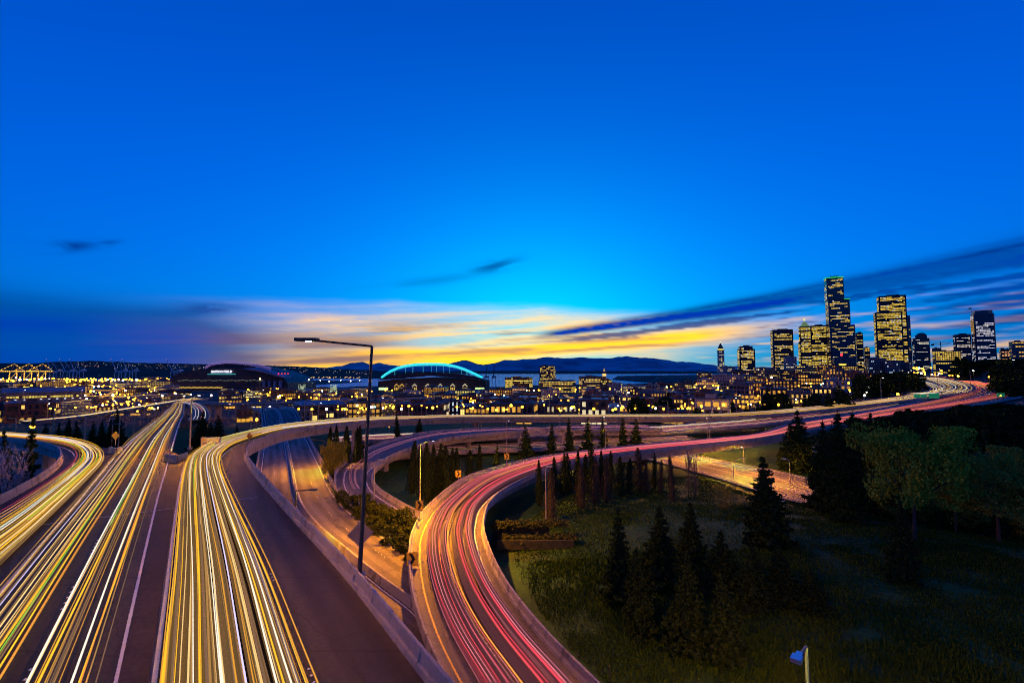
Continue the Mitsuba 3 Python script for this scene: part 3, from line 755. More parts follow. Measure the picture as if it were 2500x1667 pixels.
for u, c, w in ((.12, 'white', .22), (.25, 'cream', .15), (.42, 'pink', .12), (.6, 'rose', .12), (.72, 'cream', .14), (.86, 'pink', .12)):
    trail(mainline, u, c, w, .0, 1, where=W, gain=.8)
W = 'on the lower road between the trees'
for u, c in ((.3, 'rose'), (.55, 'tan'), (.8, 'tan')): trail(nearlane, u, c, .1, where=W, gain=.8)
W = 'on the yellow lit street'
for u, c, w in ((.30, 'white', .10), (.34, 'white', .07), (.40, 'white', .12), (.45, 'cream', .07), (.55, 'white', .10), (.60, 'cream', .06), (.72, 'yellow', .06), (.8, 'cream', .06)):
    trail(street, u, c, w * .8, .0, .50, where=W, gain=.4)
W = 'on the far white bend'
for u, c in ((.2, 'white'), (.4, 'cream'), (.6, 'white'), (.8, 'cream')):
    trail(inner, u, c, .35, where=W)
for u, c, w in ((.12, 'white', .3), (.3, 'cream', .35), (.46, 'white', .35), (.62, 'yellow', .35), (.76, 'white', .35), (.9, 'cream', .3)):
    trail(curve, u, c, w, .62, 1, where=W)
W = 'on the long elevated ramp'
for u, c in ((.3, 'cream'), (.5, 'white'), (.7, 'yellow')): trail(far_ramp, u, c, .3, where=W)
W = 'on the thin ramp over the flats'
for u, c in ((.35, 'cream'), (.65, 'yellow')): trail(flat_ramp, u, c, .3, where=W)
W = 'on the short dropping ramp'
for u, c in ((.2, 'white'), (.4, 'pink'), (.6, 'white'), (.8, 'lilac')): trail(exit_ramp, u, c, .2, where=W)

# ---------------------------------------------------------------- lamps
SODIUM = np.array([1.0, .30, .003])
lens_mesh = trimesh.creation.icosphere(subdivisions=1, radius=1.0)


def lens(r, h, flat=False):
    if flat:   # a shielded lamp: a thin disc in the underside of the head
        return tube([[0, 0, 0], [0, 0, -.02]], r, 14)
    v = np.array(lens_mesh.vertices) * [r, r, h]
    v[:, 2] = np.minimum(v[:, 2], 0.02)
    return v, np.array(lens_mesh.faces)


def lamp_post(label, base, top, arms, power=0.0, color=SODIUM, pole='steel_grey', r=.11, weight=4.0, curved=True, head=(.8, .52, .16), group=None, name='street_lamp', lens_r=.2, flat=None, lean=0.0):
    """base: foot of the pole; top: height of its upper end; arms: sideways vectors (x, y, rise) from the pole top to each head. power: light of each head."""
    t = thing(name, label, 'street lamp', group)
    base = np.asarray(base, float)
    hp = np.array([base[0] + lean, base[1], top])
    flat = base[1] < 150 if flat is None else flat
    part(t, 'pole', tube([base - [0, 0, .3], base + (hp - base) * .5, hp], [r, r * .8, r * .6], 8), pole)
    part(t, 'base_plate', turn(boxes([(0, 0, .12, r * 4, r * 4, .3)]), 0, base), 'concrete')
    for a in arms:
        e = hp + np.asarray(a, float)
        if curved:
            q = np.linspace(0, 1, 7)
            pts = hp + np.column_stack([a[0] * q, a[1] * q, a[2] * np.sin(q * np.pi / 2)])
        else:
            pts = [hp, (hp + e) / 2, e]
        part(t, 'arm', tube(pts, r * .5, 6), pole)
        yaw = math.atan2(a[1], a[0])
        h = part(t, 'lamp_head', turn(boxes([(.1, 0, .02, head[0], head[1], head[2]), (-.35, 0, .02, .3, head[1] * .6, head[2] * .7)]), yaw, e), 'steel_pale' if name == 'nearest_lamp_post' else 'steel_dark' if pole != 'steel_grey' else pole)
        if power:
            lk = h + '__lens'
            area = math.pi * lens_r * lens_r
            put(lk, turn(lens(lens_r, .045 if name == 'tall_lamp_post' else .12, flat), 0, e + [0, 0, -head[2] / 2 + (.018 if flat else 0)]), 'emit_mat', emit=color * (2.6 * power / area), weight=weight)
    return t


def px_lamp(label, bx, by, hx, hy, d, power=0.0, base_z=None, side=None, **k):
    """A lamp whose pole stands at pixel bx, d metres ahead, its head at the pixel (hx, hy)."""
    b, h = at(bx, by, d), at(hx, hy, d)
    if base_z is None:
        g0 = terrain(b[0], d)
        base_z = g0 if g0 < b[2] and road_tree.query([b[0], d])[0] > 6 else b[2]
    rise = k.pop('rise', .5)
    return lamp_post(label, (b[0], d, base_z), h[2] - rise, [(h[0] - b[0], k.pop('back', 0.0), rise)], power, **k)


lamp_post('tall dark lamp post with a square arm beside the highway barrier', onz(877, 1410, CAMZ - 11.9), at(907, 842, 26.4)[2], [(-3.85, .1, .38)], 330, pole='steel_dark', r=.135, curved=False, head=(1.3, .56, .20), weight=9, name='tall_lamp_post', lens_r=.18, lean=.47, flat=False)
b = onz(463, 1096, CAMZ - 11.9)
lamp_post('double armed lamp post standing in the gore between the carriageways', b, at(460, 972, b[1])[2], [(-1.2, 0, .5), (1.1, 0, .5)], 420, r=.13, pole='steel_orange', weight=7, name='double_lamp_post')
px_lamp('short dark lamp post in the median of the lower highway', 718, 1360, 765, 1195, 62, 480, pole='steel_dark', rise=.15, curved=False, weight=15, r=.12)
px_lamp('yellow lamp post behind the second chevron sign on the ramp barrier', 1024, 1268, 1058, 1075, 63, 2200, pole='steel_orange', weight=36)
px_lamp('slim lamp post inside the bend of the loop ramp', 913, 1236, 930, 1122, 82, 0)
px_lamp('pale blue topped lamp post among the poplars', 1333, 1286, 1340, 1139, 75, 0, head=(.9, .3, .14))
px_lamp('lamp post with a curved arm beside the far chevron sign', 1237, 1134, 1242, 1026, 100, 1300, weight=6, pole='steel_orange')
px_lamp('thin lamp post rising between the spruces', 1366, 1092, 1368, 1013, 155, 0)
px_lamp('bright lamp post right of the dark double spruce', 1478, 1092, 1474, 1017, 126, 1700, weight=6, pole='steel_orange')
px_lamp('tall lamp post near the middle of the long ramp', 1733, 1070, 1737, 1004, 148, 1900, weight=6, pole='steel_orange')
px_lamp('lamp post just left of the tallest ramp lamp', 1728, 1060, 1725, 1020, 170, 1900, weight=6, pole='steel_orange')
px_lamp('dark lamp post beside the glowing orange lamp', 1783, 1045, 1786, 969, 215, 0)
px_lamp('glowing orange street lamp above the viaduct', 1798, 1030, 1797, 971, 235, 2600, weight=5, pole='steel_orange', lens_r=.45)
px_lamp('double height lamp post by the dark fir trees', 2009, 1154, 1992, 1092, 118, 300, weight=3)
px_lamp('short lamp post paired beside the dark fir trees', 2005, 1150, 1990, 1102, 120, 0)
px_lamp('grey lamp post with a long arm above the yellow street', 1792, 1186, 1815, 1118, 116, 900, rise=1.0, weight=12)
px_lamp('added lamp post by the crossing beyond the large spruce', 1930, 1196, 1915, 1120, 110, 320, weight=12)  # added lamp, put in to brighten the street
px_lamp('lamp post behind the trunks near the right edge', 2420, 1318, 2400, 1200, 84, 900, weight=3)
px_lamp('lit lamp on the bridge pier above the yellow street', 1816, 1128, 1810, 1091, 134, 800, weight=12, pole='steel_orange', rise=.2, lens_r=.3)
px_lamp('lit lamp under the ramp left of the bridge piers', 1704, 1122, 1697, 1099, 142, 750, weight=11, pole='steel_orange', rise=.2, lens_r=.3)
px_lamp('second post with added light left of the yellow bridge pier', 1600, 1120, 1604, 1085, 152, 700, weight=8, pole='steel_orange', rise=.2)  # an unlit post given added light for the street
b = at(1972, 1667, 22.2); h0 = at(1968, 1577, 22.2); h1 = at(1946, 1606, 21.0)
lamp_post('blue topped lamp post seen from above at the bottom edge', (b[0], 22.2, 22.5), h0[2], [tuple(h1 - h0)], 800, pole='steel_orange', r=.12, curved=False, head=(.50, .40, .18), weight=7, name='nearest_lamp_post')
px_lamp('orange lamp by the dark trees high on the slope', 2393, 1062, 2389, 1033, 170, 500, weight=1.5, pole='steel_orange', lens_r=.4)
px_lamp('slim post left of the bushy tree by the lower highway', 791, 1151, 766, 1073, 108, 1000, weight=18, pole='steel_dark', rise=.3)
# the large star lamps by the far bend
px_lamp('brightest white lamp beside the far bend', 2379, 935, 2377, 905, 520, 2600, weight=1, color=np.array([1, .8, .42]), lens_r=.9, pole='steel_orange')
px_lamp('white hot lamp on the wooded slope at the right edge', 2475, 905, 2474, 878, 520, 1800, weight=.6, color=np.array([1, .8, .45]), lens_r=.8)
px_lamp('yellow lit lamp post between the fir trees and the white bend', 2075, 988, 2076, 957, 330, 900, weight=.8, lens_r=.5, pole='steel_orange')

# ---------------------------------------------------------------- road signs
def chevron(label, px, py, size, d, base_drop, slim=.06):
    t = thing('chevron_sign', label, 'road sign', 'chevron signs along the curved ramp')
    c = at(px, py, d)
    w, h = size * .82, size
    yaw = math.atan2(-c[0], c[1]) * .5
    part(t, 'panel', turn(boxes([(0, 0, 0, w, .04, h)]), yaw, c), 'sign_yellow')
    part(t, 'border', turn(boxes([(0, -.025, h * .475, w * .96, .01, .02), (0, -.025, -h * .475, w * .96, .01, .02), (w * .47, -.025, 0, .02, .01, h * .94), (-w * .47, -.025, 0, .02, .01, h * .94)]), yaw, c), 'sign_black')
    q = np.array([(-.30, -.40), (-.02, -.40), (.30, 0), (-.02, .40), (-.30, .40), (.02, 0)]) * [w, h]
    v = np.vstack([np.column_stack([q[:, 0], np.full(6, -.034), q[:, 1]]), np.column_stack([q[:, 0], np.full(6, -.022), q[:, 1]])])
    f = [[0, 1, 2], [0, 2, 5], [5, 2, 3], [5, 3, 4]]
    f = f + [[a + 6, c_ + 6, b_ + 6] for a, b_, c_ in f] + [[i, i + 6, (i + 1) % 6] for i in range(6)] + [[(i + 1) % 6, i + 6, (i + 1) % 6 + 6] for i in range(6)]
    part(t, 'arrow', turn((v, np.array(f)), yaw, c), 'sign_black')
    part(t, 'post', tube([c + [0, .06, h * .4], c + [0, .06, -h / 2 - base_drop]], slim, 6), 'steel_grey')


chevron('largest chevron arrow sign at the edge of the curved ramp', 1006, 1364, 1.45, 50.5, 1.2)
chevron('second largest chevron sign in front of the yellow lamp post', 1024, 1233, 1.25, 62.6, 1.0)
chevron('chevron sign beyond the cypresses on the ramp bend', 1119, 1156, 1.25, 87, 1.3)
chevron('small far chevron sign on the curved arm lamp post', 1237, 1114, 1.25, 99.5, 1.0)


def diamond(label, px, py, size, d, drop, face, seen_back=False, yaw=0.0):
    t = thing('diamond_sign', label, 'road sign')
    c = at(px, py, d)
    q = np.array([(-1, 0), (0, -1), (1, 0), (0, 1)]) * size / 2
    v = np.vstack([np.column_stack([q[:, 0], np.full(4, -.02), q[:, 1]]), np.column_stack([q[:, 0], np.full(4, .02), q[:, 1]])])
    f = [[0, 1, 2], [0, 2, 3], [4, 6, 5], [4, 7, 6]] + [[i, i + 4, (i + 1) % 4] for i in range(4)] + [[(i + 1) % 4, i + 4, (i + 1) % 4 + 4] for i in range(4)]
    part(t, 'panel', turn((v, np.array(f)), yaw, c), face)
    part(t, 'post', tube([c + [0, .07, size * .3], c + [0, .07, -size / 2 - drop]], .06, 6), 'steel_grey')


diamond('yellow diamond sign on a post in the left gore', 282, 1063, 1.35, 75, .9, 'sign_yellow')
diamond('dark diamond sign on the barrier of the curved highway', 609, 1064, 1.2, 84, .5, 'wood_brown')
diamond('large grey back of a diamond sign beside the lower highway', 880, 1303, 2.9, 54, 1.2, 'steel_grey', yaw=.4)

gy0, gx0 = 330, at(2255, 966, 330)
g = thing('sign_gantry', 'overhead gantry with green signs across the white bend', 'sign gantry')
L0, R0 = at(2205, 975, 318), at(2300, 968, 330)
for p in (L0, R0): part(g, 'leg', tube([[p[0], p[1], terrain(p[0], p[1]) - .5], [p[0], p[1], at(2255, 955, 324)[2]]], .25, 6), 'steel_dark')
top = at(2255, 957, 324)[2]
part(g, 'beam', tube([[L0[0], L0[1], top], [R0[0], R0[1], top]], .2, 6), 'steel_dark')
for px, w, h in ((2236, 4.4, 3.0), (2252, 4.0, 2.7), (2277, 7.2, 3.6)):
    c = at(px, 966, 322)
    sp = part(g, 'sign_panel', boxes([(c[0], c[1] - 1, c[2], w, .15, h)]), 'sign_green', emit=(.004, .12, .04))
    put(sp + '__border', boxes([(c[0], c[1] - 1.1, c[2] + s * (h / 2 - .15), w - .2, .06, .12) for s in (-1, 1)]), 'sign_white')
g = thing('sign_gantry', 'single green sign on posts at the far right road edge', 'sign gantry')
c = at(2443, 964, 330)
part(g, 'sign_panel', boxes([(c[0], c[1], c[2], 5.6, .15, 2.6)]), 'sign_green', emit=(.004, .10, .03))
for s in (-2, 2): part(g, 'leg', tube([[c[0] + s, c[1] + .3, c[2] - 5], [c[0] + s, c[1] + .3, c[2] + 1]], .15, 6), 'steel_dark')
g = thing('sign_gantry', 'dark gantry frame over the crest of the lower highway', 'sign gantry')
a, b = at(641, 1003, 214), at(728, 1003, 214)
for p in (a, b): part(g, 'leg', tube([[p[0], p[1], p[2] - 6], [p[0], p[1], p[2] + 3.2]], .2, 6), 'steel_dark')
part(g, 'beam', tube([a + [0, 0, 3.0], b + [0, 0, 3.0]], .22, 6), 'steel_dark')

# added masts, put in to give the flats, yards and streets amber light
for px, d, z, P, lab in ((60, 420, 24, 4200, 'added high mast in the left flats before the long warehouse'), (200, 470, 24, 4200, 'added high mast beyond the lit garage in the left flats'), (330, 560, 26, 4929, 'added high mast beside the thin ramp in the flats'), (130, 800, 30, 6562, 'added high mast in the truck yards behind the long warehouse'), (330, 900, 30, 6562, 'added high mast in the yards left of the ballpark'), (90, 1500, 36, 9450, 'added high mast below the glowing cranes'), (240, 1500, 36, 9450, 'added high mast below the idle cranes'),
                           (640, 420, 24, 4200, 'added high mast behind the far viaduct'), (760, 700, 28, 5716, 'added high mast before the long dim garage'), (990, 640, 28, 5716, 'added high mast before the arched stadium'), (1230, 420, 22, 3529, 'added high mast over the amber lit streets'), (1370, 600, 26, 4929, 'added high mast below the bayside tower'), (1600, 560, 24, 4200, 'added high mast by the brick hall'), (1850, 700, 30, 6562, 'added high mast under the tan hotel block'), (2010, 620, 30, 6562, 'added high mast beside the wooded park'),
                           (960, 440, 14, 1900, 'added lamp mast before the bright yellow garage'), (1085, 380, 14, 1900, 'added lamp mast by the hip roofed shop'), (1195, 330, 13, 1700, 'added lamp mast before the amber apartments'), (1320, 370, 14, 1900, 'added lamp mast left of the curved building'), (1410, 340, 13, 1700, 'added lamp mast touching the curved building'), (1560, 360, 13, 1700, 'added lamp mast right of the brown brick apartments'), (1680, 400, 14, 1900, 'added lamp mast before the red brick hall'), (1800, 420, 14, 1900, 'added lamp mast before the brick apartments'), (1900, 480, 14, 2200, 'added lamp mast before the golden windowed apartments'), (780, 310, 13, 1600, 'added lamp mast by the blue roofed sheds'), (880, 420, 14, 1900, 'added lamp mast by the pale cube building'), (560, 330, 14, 1700, 'added lamp mast among the viaduct piers'), (380, 360, 14, 1900, 'added lamp mast left of the highway crest'), (120, 330, 14, 1900, 'added lamp mast behind the left conifers'),
    (2150, 330, 22, 3529, 'added high mast beside the white bend'), (2290, 420, 24, 4200, 'added high mast inside the far bend'), (2370, 400, 22, 3529, 'added high mast outside the red bend')):
    p = at(px, 940, d); g0 = terrain(p[0], p[1])
    lamp_post(lab, (p[0], p[1], g0), g0 + z, [(1.6, -.8, .2)], P * 1.6, r=.25, pole='steel_orange', weight=2.0, name='high_mast', lens_r=.45 * max(1, d / 700), head=(1.4, 1.2, .4))

# ---------------------------------------------------------------- streets of the town, with their own streams of light
extra, town = [], {}
for i, (xa, da, xb, db) in enumerate(((-60, 420, 400, 440), (-60, 620, 420, 660), (-60, 860, 430, 840), (-60, 1150, 430, 1080), (-60, 1420, 420, 1500), (120, 400, 300, 1300), (20, 500, 210, 1300), (520, 640, 910, 560), (580, 820, 1200, 790), (600, 470, 900, 430), (840, 520, 960, 1000), (1060, 420, 1430, 380), (1200, 560, 1560, 620), (1230, 760, 1700, 720), (1420, 420, 1380, 860), (1560, 480, 1770, 460), (1700, 700, 2000, 690), (1820, 480, 2060, 520), (1900, 860, 2100, 900))):
    a, b = at(xa, 940, da), at(xb, 940, db)
    q = np.linspace(0, 1, 40)[:, None]; p = a + (b - a) * q
    p[:, 2] = terrain_many(p[:, :2]) + .25
    n = np.array([-(b - a)[1], (b - a)[0], 0]); n /= np.linalg.norm(n)
    ok = road_tree.query(p[:, :2])[0] > 9
    key = struct('town_street', f'street of the low town with streams of light, {ordinal(i)} of the town streets')
    runs = np.split(np.arange(40), np.nonzero(np.diff(ok.astype(int)))[0] + 1)
    runs = [r for r in runs if ok[r[0]] and len(r) > 3]
    for r in runs: part(key, 'surface', ribbon(p[r] + n * 5, p[r] - n * 5), 'old_road')
    extra.append(p[ok])
    for k, (o, c) in enumerate(((-3, 'amber'), (-1.2, 'yellow'), (1.4, 'cream'), (3.2, 'orange'))):
        for r in runs[:2]: town.setdefault(c, []).append(tube(p[r] + n * o + [0, 0, .8], .28 * da / 600 + .10, 4))
t = thing('light_trails', 'finest threads of white and gold light lying over the near carriageways', 'light trails', kind='stuff')
for c, ms in thin.items(): part(t, 'threads', join(*[m for m, _ in ms]), 'emit_mat', emit=np.array(COL[c]) * np.mean([g for _, g in ms]), weight=.05, kind='stuff')
t = thing('light_trails', 'gold and amber streams of light in the streets of the low town', 'light trails', kind='stuff')
for c, ms in town.items(): part(t, 'streams', join(*ms), 'emit_mat', emit=np.array(COL[c]), weight=.2, kind='stuff')
road_tree = cKDTree(np.vstack([road_pts[:, :2]] + [e[:, :2] for e in extra]))

# ---------------------------------------------------------------- trees
def leaves(c, size, rng, droop=0.0, up=0.0, aspect=.6):
    """One leaf clump (a bent quad of two triangles) at each point."""
    n = len(c)
    d = rng.normal(size=(n, 3)); d[:, 2] = d[:, 2] * .6 + up - droop
    d /= np.linalg.norm(d, axis=1, keepdims=True)
    e = np.cross(d, rng.normal(size=(n, 3))); e /= np.linalg.norm(e, axis=1, keepdims=True) + 1e-9
    s = (np.broadcast_to(size, (n,)) * rng.uniform(.6, 1.3, n))[:, None]
    w = e * s * aspect * .5
    v = np.stack([c - d * s * .5, c + w, c + d * s * .5, c - w], 1).reshape(-1, 3)
    i = np.arange(n) * 4
    return v, np.vstack([np.stack([i, i + 1, i + 2], 1), np.stack([i, i + 2, i + 3], 1)])


def cypress_crown(h, r, seed, n=2600, size=.42):
    g = np.random.default_rng(seed)
    t = g.beta(1.1, 1.15, n)
    prof = np.clip(t / .10, 0, 1) ** .6 * (1 - t) ** .55 * 1.25 * (1 + .25 * np.sin(t * 17 + seed) * g.uniform(.2, 1, n))
    a = g.uniform(0, 2 * np.pi, n)
    lob = 1 + .22 * np.sin(a * 3 + seed + t * 5) + .15 * np.sin(a * 5 - t * 9)
    rr = r * prof * lob * np.sqrt(g.uniform(.35, 1, n))
    c = np.column_stack([rr * np.cos(a), rr * np.sin(a), .25 + t * (h - .4)])
    k = np.arange(14) / 13
    core = tube(np.column_stack([k * 0, k * 0, .2 + k * (h * .93)]), r * .62 * np.clip(k / .1, .15, 1) * np.maximum(1 - k, .02) ** .55, 8)
    return join(core, leaves(c, size, g, up=1.1, aspect=.45))


def spruce_crown(h, r, seed, levels=26, size=.8, bare=.08):
    g = np.random.default_rng(seed)
    pts, ups = [], []
    for k in range(levels):
        t = bare + (1 - bare) * (k + g.uniform(-.3, .3)) / levels
        L0 = r * (1 - t) ** .82 * (1.0 if t > .12 else .8)
        for a in np.linspace(0, 2 * np.pi, 11, endpoint=False) + g.uniform(0, 2):
            if g.random() < .16: continue
            a += g.uniform(-.35, .35)
            L = max(.25, L0 * g.uniform(.5, 1.25) * (1 + .18 * math.sin(a * 2 + seed)))
            m = max(3, int(L * 5.5))
            q = np.linspace(.12, 1, m)
            z = t * h - .30 * L * q + .20 * L * q ** 3
            for s_ in (-1, 0, 1):
                off = s_ * .26 * L * (1 - q * .75) * g.uniform(.4, 1.1, m)
                pts.append(np.column_stack([np.cos(a) * q * L - np.sin(a) * off, np.sin(a) * q * L + np.cos(a) * off, z + g.normal(0, .06, m) - abs(s_) * .10]))
    c = np.vstack(pts)
    top = np.column_stack([np.zeros(16), np.zeros(16), np.linspace(h * .93, h, 16)])
    sc = size * (.45 + .75 * (1 - c[:, 2] / h))
    k = np.arange(10) / 9
    core = tube(np.column_stack([k * 0, k * 0, h * (.06 + .88 * k)]), r * .33 * (1 - k) + .03, 8)
    return join(core, leaves(c, sc, g, droop=.7, aspect=.5), leaves(top, .35, g, up=2.5, aspect=.3))


def limbs(h, r, seed, n=9, start=.25, spread=1.0):
    g = np.random.default_rng(seed)
    parts, tips = [], []
    parts.append(tube([[0, 0, -.3], [.1, 0, h * .2], [-.1, .1, h * .45], [.1, -.1, h * .72]], [h * .026, h * .021, h * .014, h * .006], 8))
    for i in range(n):
        z = h * g.uniform(start, .6); a = i * 2.4 + g.uniform(-.4, .4)
        L = r * g.uniform(.55, .95) * spread
        p = np.array([[0, 0, z], [np.cos(a) * L * .4, np.sin(a) * L * .4, z + h * .11], [np.cos(a) * L, np.sin(a) * L, z + h * g.uniform(.16, .34)]])
        parts.append(tube(p, [h * .010, h * .006, h * .002], 5)); tips.append(p[2]); tips.append(p[1])
        for j in range(4):
            b = a + g.uniform(-1.1, 1.1); s = p[1] + (p[2] - p[1]) * g.uniform(0, .9)
            e = s + np.array([np.cos(b) * L * .4, np.sin(b) * L * .4, h * g.uniform(.03, .14)])
            parts.append(tube([s, (s + e) / 2 + [0, 0, .1], e], [h * .004, h * .0025, h * .001], 4)); tips.append(e)
    return join(*parts), np.array(tips)


def broad_crown(h, r, seed, n=9000, size=.34, tips=None, low=.28):
    g = np.random.default_rng(seed)
    if tips is None: tips = np.zeros((0, 3))
    m = 46
    a, u = g.uniform(0, 2 * np.pi, m), g.uniform(0, 1, m)
    zz = low + (1 - low) * g.beta(1.5, 1.3, m)
    wid = np.sqrt(np.clip(1 - ((zz - (low + .38)) / (.66)) ** 2, .05, 1))
    cl = np.column_stack([np.cos(a) * r * wid * np.sqrt(u) * .9, np.sin(a) * r * wid * np.sqrt(u) * .9, zz * h * .93])
    cl = np.vstack([cl, tips]) if len(tips) else cl
    w = g.integers(0, len(cl), n)
    rad = (r * g.uniform(.14, .30, len(cl)))[w]
    d = g.normal(size=(n, 3)); d /= np.linalg.norm(d, axis=1, keepdims=True)
    c = cl[w] + d * (rad * g.uniform(.25, 1, n) ** .5)[:, None] * [1, 1, .75]
    c[:, 2] = np.minimum(c[:, 2], h)
    return leaves(c, size, g, aspect=.75)


def twig_crown(h, r, seed, n=60, lower=.2):
    """Bare upright branches."""
    g = np.random.default_rng(seed)
    ps = []
    for i in range(n):
        z = h * g.uniform(lower * .4, .75); a = g.uniform(0, 6.28)
        L = r * g.uniform(.5, 1.1) * (1 - .4 * z / h)
        e = np.array([np.cos(a) * L, np.sin(a) * L, min(h, z + h * g.uniform(.15, .36))])
        s = np.array([0, 0, z]); mid = s + (e - s) * [.6, .6, .4]
        ps.append(tube([s, mid, e], [h * .0045, h * .0028, h * .001], 4))
        for j in range(3):
            b = a + g.uniform(-1.3, 1.3); q = mid + (e - mid) * g.uniform(0, .8)
            ps.append(tube([q, q + [np.cos(b) * L * .35, np.sin(b) * L * .35, h * .09]], [h * .002, h * .0008], 3))
    return join(*ps)


crown_lib = {}


def crown(kind, v):
    """Unit crowns (1 m high, radius 1 in plan terms), a few variants of each kind, scaled to every tree."""
    if (kind, v) not in crown_lib:
        s = 100 + v * 7
        if kind == 'cypress': m, w = cypress_crown(14, 1.6, s), 'cypress'; dims = (14, 1.6)
        elif kind == 'brown_poplar': m, w = cypress_crown(12, 1.7, s, 1900, .36), 'leaf_brown'; dims = (12, 1.7)
        elif kind == 'spruce': m, w = spruce_crown(14, 3.6, s), 'needle'; dims = (14, 3.6)
        elif kind == 'far_spruce': m, w = spruce_crown(14, 3.4, s, 14, 1.3), 'needle'; dims = (14, 3.4)
        elif kind == 'bush': m, w = broad_crown(4, 3, s, 1800, .42, low=.02), 'shrub_leaf'; dims = (4, 3)
        elif kind == 'far_broad': m, w = broad_crown(10, 5, s, 900, 1.25, low=.05), 'needle'; dims = (10, 5)
        elif kind == 'broad': m, w = broad_crown(13, 8, s, 15000, .40, limbs(13, 8, s, 12)[1]), 'leaf'; dims = (13, 8)
        elif kind == 'olive': m, w = broad_crown(13, 7, s, 12000, .40, limbs(13, 7, s, 12)[1], .3), 'leaf_olive'; dims = (13, 7)
        elif kind == 'blossom': m, w = join(twig_crown(6, 4.5, s, 60), broad_crown(6, 4.4, s, 2600, .16, low=.1)), 'blossom'; dims = (6, 4.5)
        elif kind == 'bare': m, w = join(twig_crown(12, 1.7, s, 80), leaves(twig_crown(12, 1.7, s, 80)[0][::14], .25, np.random.default_rng(s))), 'bark_pale'; dims = (12, 1.7)
        elif kind == 'bare_round': m, w = join(twig_crown(6, 5.0, s, 130, .05), leaves(twig_crown(6, 5.0, s, 130, .05)[0][::9], .2, np.random.default_rng(s))), 'leaf_olive'; dims = (6, 5)
        v_, f_ = m
        crown_lib[kind, v] = (mikit.ply((v_ / [dims[1], dims[1], dims[0]], f_), w), w)
    return crown_lib[kind, v][0]


trunk_lib = {}


def trunk_mesh(kind):
    if kind not in trunk_lib:
        if kind == 'limbs': m = limbs(13, 8, 107, 12)[0]; v, f = m; m = (v / [8, 8, 13], f)
        elif kind == 'stems':
            m = join(*[tube([[.25 * np.cos(a), .25 * np.sin(a), -.03], [.4 * np.cos(a), .4 * np.sin(a), .5]], [.03, .015], 5) for a in (0, 2.1, 4.2)])
        else: m = tube([[0, 0, -.04], [0, 0, .45], [0, 0, .95]], [.10, .06, .01], 7)
        trunk_lib[kind] = mikit.ply(m, 'bark')
    return trunk_lib[kind]


tree_spin = 0


def tree(name, kind, base, h, r, what, where, group=None, trunk='pole', v=None, cat='tree', rank_px=None, label=None):
    global tree_spin
    tree_spin += 1
    t = thing(name, label or '', cat, group)
    to = T().translate([float(base[0]), float(base[1]), float(base[2])]).rotate([1, 0, 0], 2.6 * math.sin(tree_spin * 1.7)).rotate([0, 1, 0], 2.6 * math.sin(tree_spin * 2.9)).rotate([0, 0, 1], tree_spin * 77.0).scale([float(r), float(r), float(h)])
    part(t, 'crown', crown(kind, tree_spin % (5 if kind in ('spruce', 'cypress') else 3) if v is None else v), None, to=to)
    part(t, 'trunk', trunk_mesh(trunk), None, to=to)
    if label is None: ranked(t, rank_px if rank_px is not None else base[0] / max(base[1], 1), what, where)
    return t


def px_tree(name, kind, px, pbase, ptop, wpx, what, where, d=None, **k):
    """A tree whose foot is at the pixel (px, pbase) on the ground, or d metres ahead."""
    if d is None:
        d = 20.0
        for _ in range(40):
            g = at(px, pbase, d)
            zt = terrain(g[0], g[1])
            r = ray(px, pbase)
            nd = (zt - CAMZ) / r[2] * r[1] if r[2] < 0 else d
            if abs(nd - d) < .2: break
            d = .5 * d + .5 * min(max(nd, 12), 900)
    b = at(px, pbase, d); zt = terrain(b[0], b[1])
    b[2] = zt
    h = at(px, ptop, d)[2] - zt
    return tree(name, kind, b, max(h, 1.5), wpx * d / F / 2, what, where, **k)


W, G = 'in the dark row inside the loop ramp', 'columnar cypresses in rows'
for px, pt, pb, w in ((806, 1040, 1116, 24), (822, 1036, 1118, 20), (838, 1042, 1122, 20), (851, 1037, 1118, 22), (868, 1042, 1104, 20), (882, 1038, 1102, 20)):
    px_tree('cypress_tree', 'cypress', px, pb, pt, w, 'dark cypress', 'behind the bushy tree left of the loop ramp', d=112, group=G)
for px, pt, pb, w in ((1005, 1074, 1205, 27), (1047, 1077, 1228, 30), (1071, 1080, 1216, 26), (1089, 1086, 1222, 28), (1112, 1092, 1210, 24), (1027, 1082, 1215, 22), (1147, 1096, 1172, 28), (1169, 1085, 1162, 24), (1060, 1082, 1222, 20), (1101, 1090, 1216, 20)):
    px_tree('cypress_tree', 'cypress', px, pb, pt, w, 'dark cypress', W, d=None if pb > 1180 else 102, group=G)
px_tree('round_tree', 'olive', 814, 1140, 1078, 56, '', '', d=104, label='bushy tree lit yellow beside the lower highway', v=0)
px_tree('conifer_tree', 'spruce', 1210, 1140, 1083, 36, '', '', d=108, label='small dark conifer near the far chevron sign')
px_tree('conifer_tree', 'spruce', 971, 1072, 1001, 22, '', '', d=160, label='narrow conifer rising above the curved viaduct edge')
px_tree('conifer_tree', 'spruce', 1022, 1060, 1019, 30, '', '', d=172, label='dumpy dark conifer standing behind the loop ramp')
W, G = 'in the row behind the pink ramp', 'spruces behind the pink ramp'
for px, pt, pb, w in ((1287, 1036, 1116, 50), (1344, 1031, 1110, 40), (1392, 1016, 1104, 34), (1434, 1015, 1096, 42), (1474, 1018, 1092, 30), (1521, 1014, 1088, 42), (1552, 1018, 1083, 44)):
    px_tree('spruce_tree', 'spruce', px, pb, pt, w * 1.15, 'dark spruce', W, d=122 + (px - 1287) * .05, group=G)
W, G = 'in the clump before the pink ramp', 'poplars and cypresses before the pink ramp'
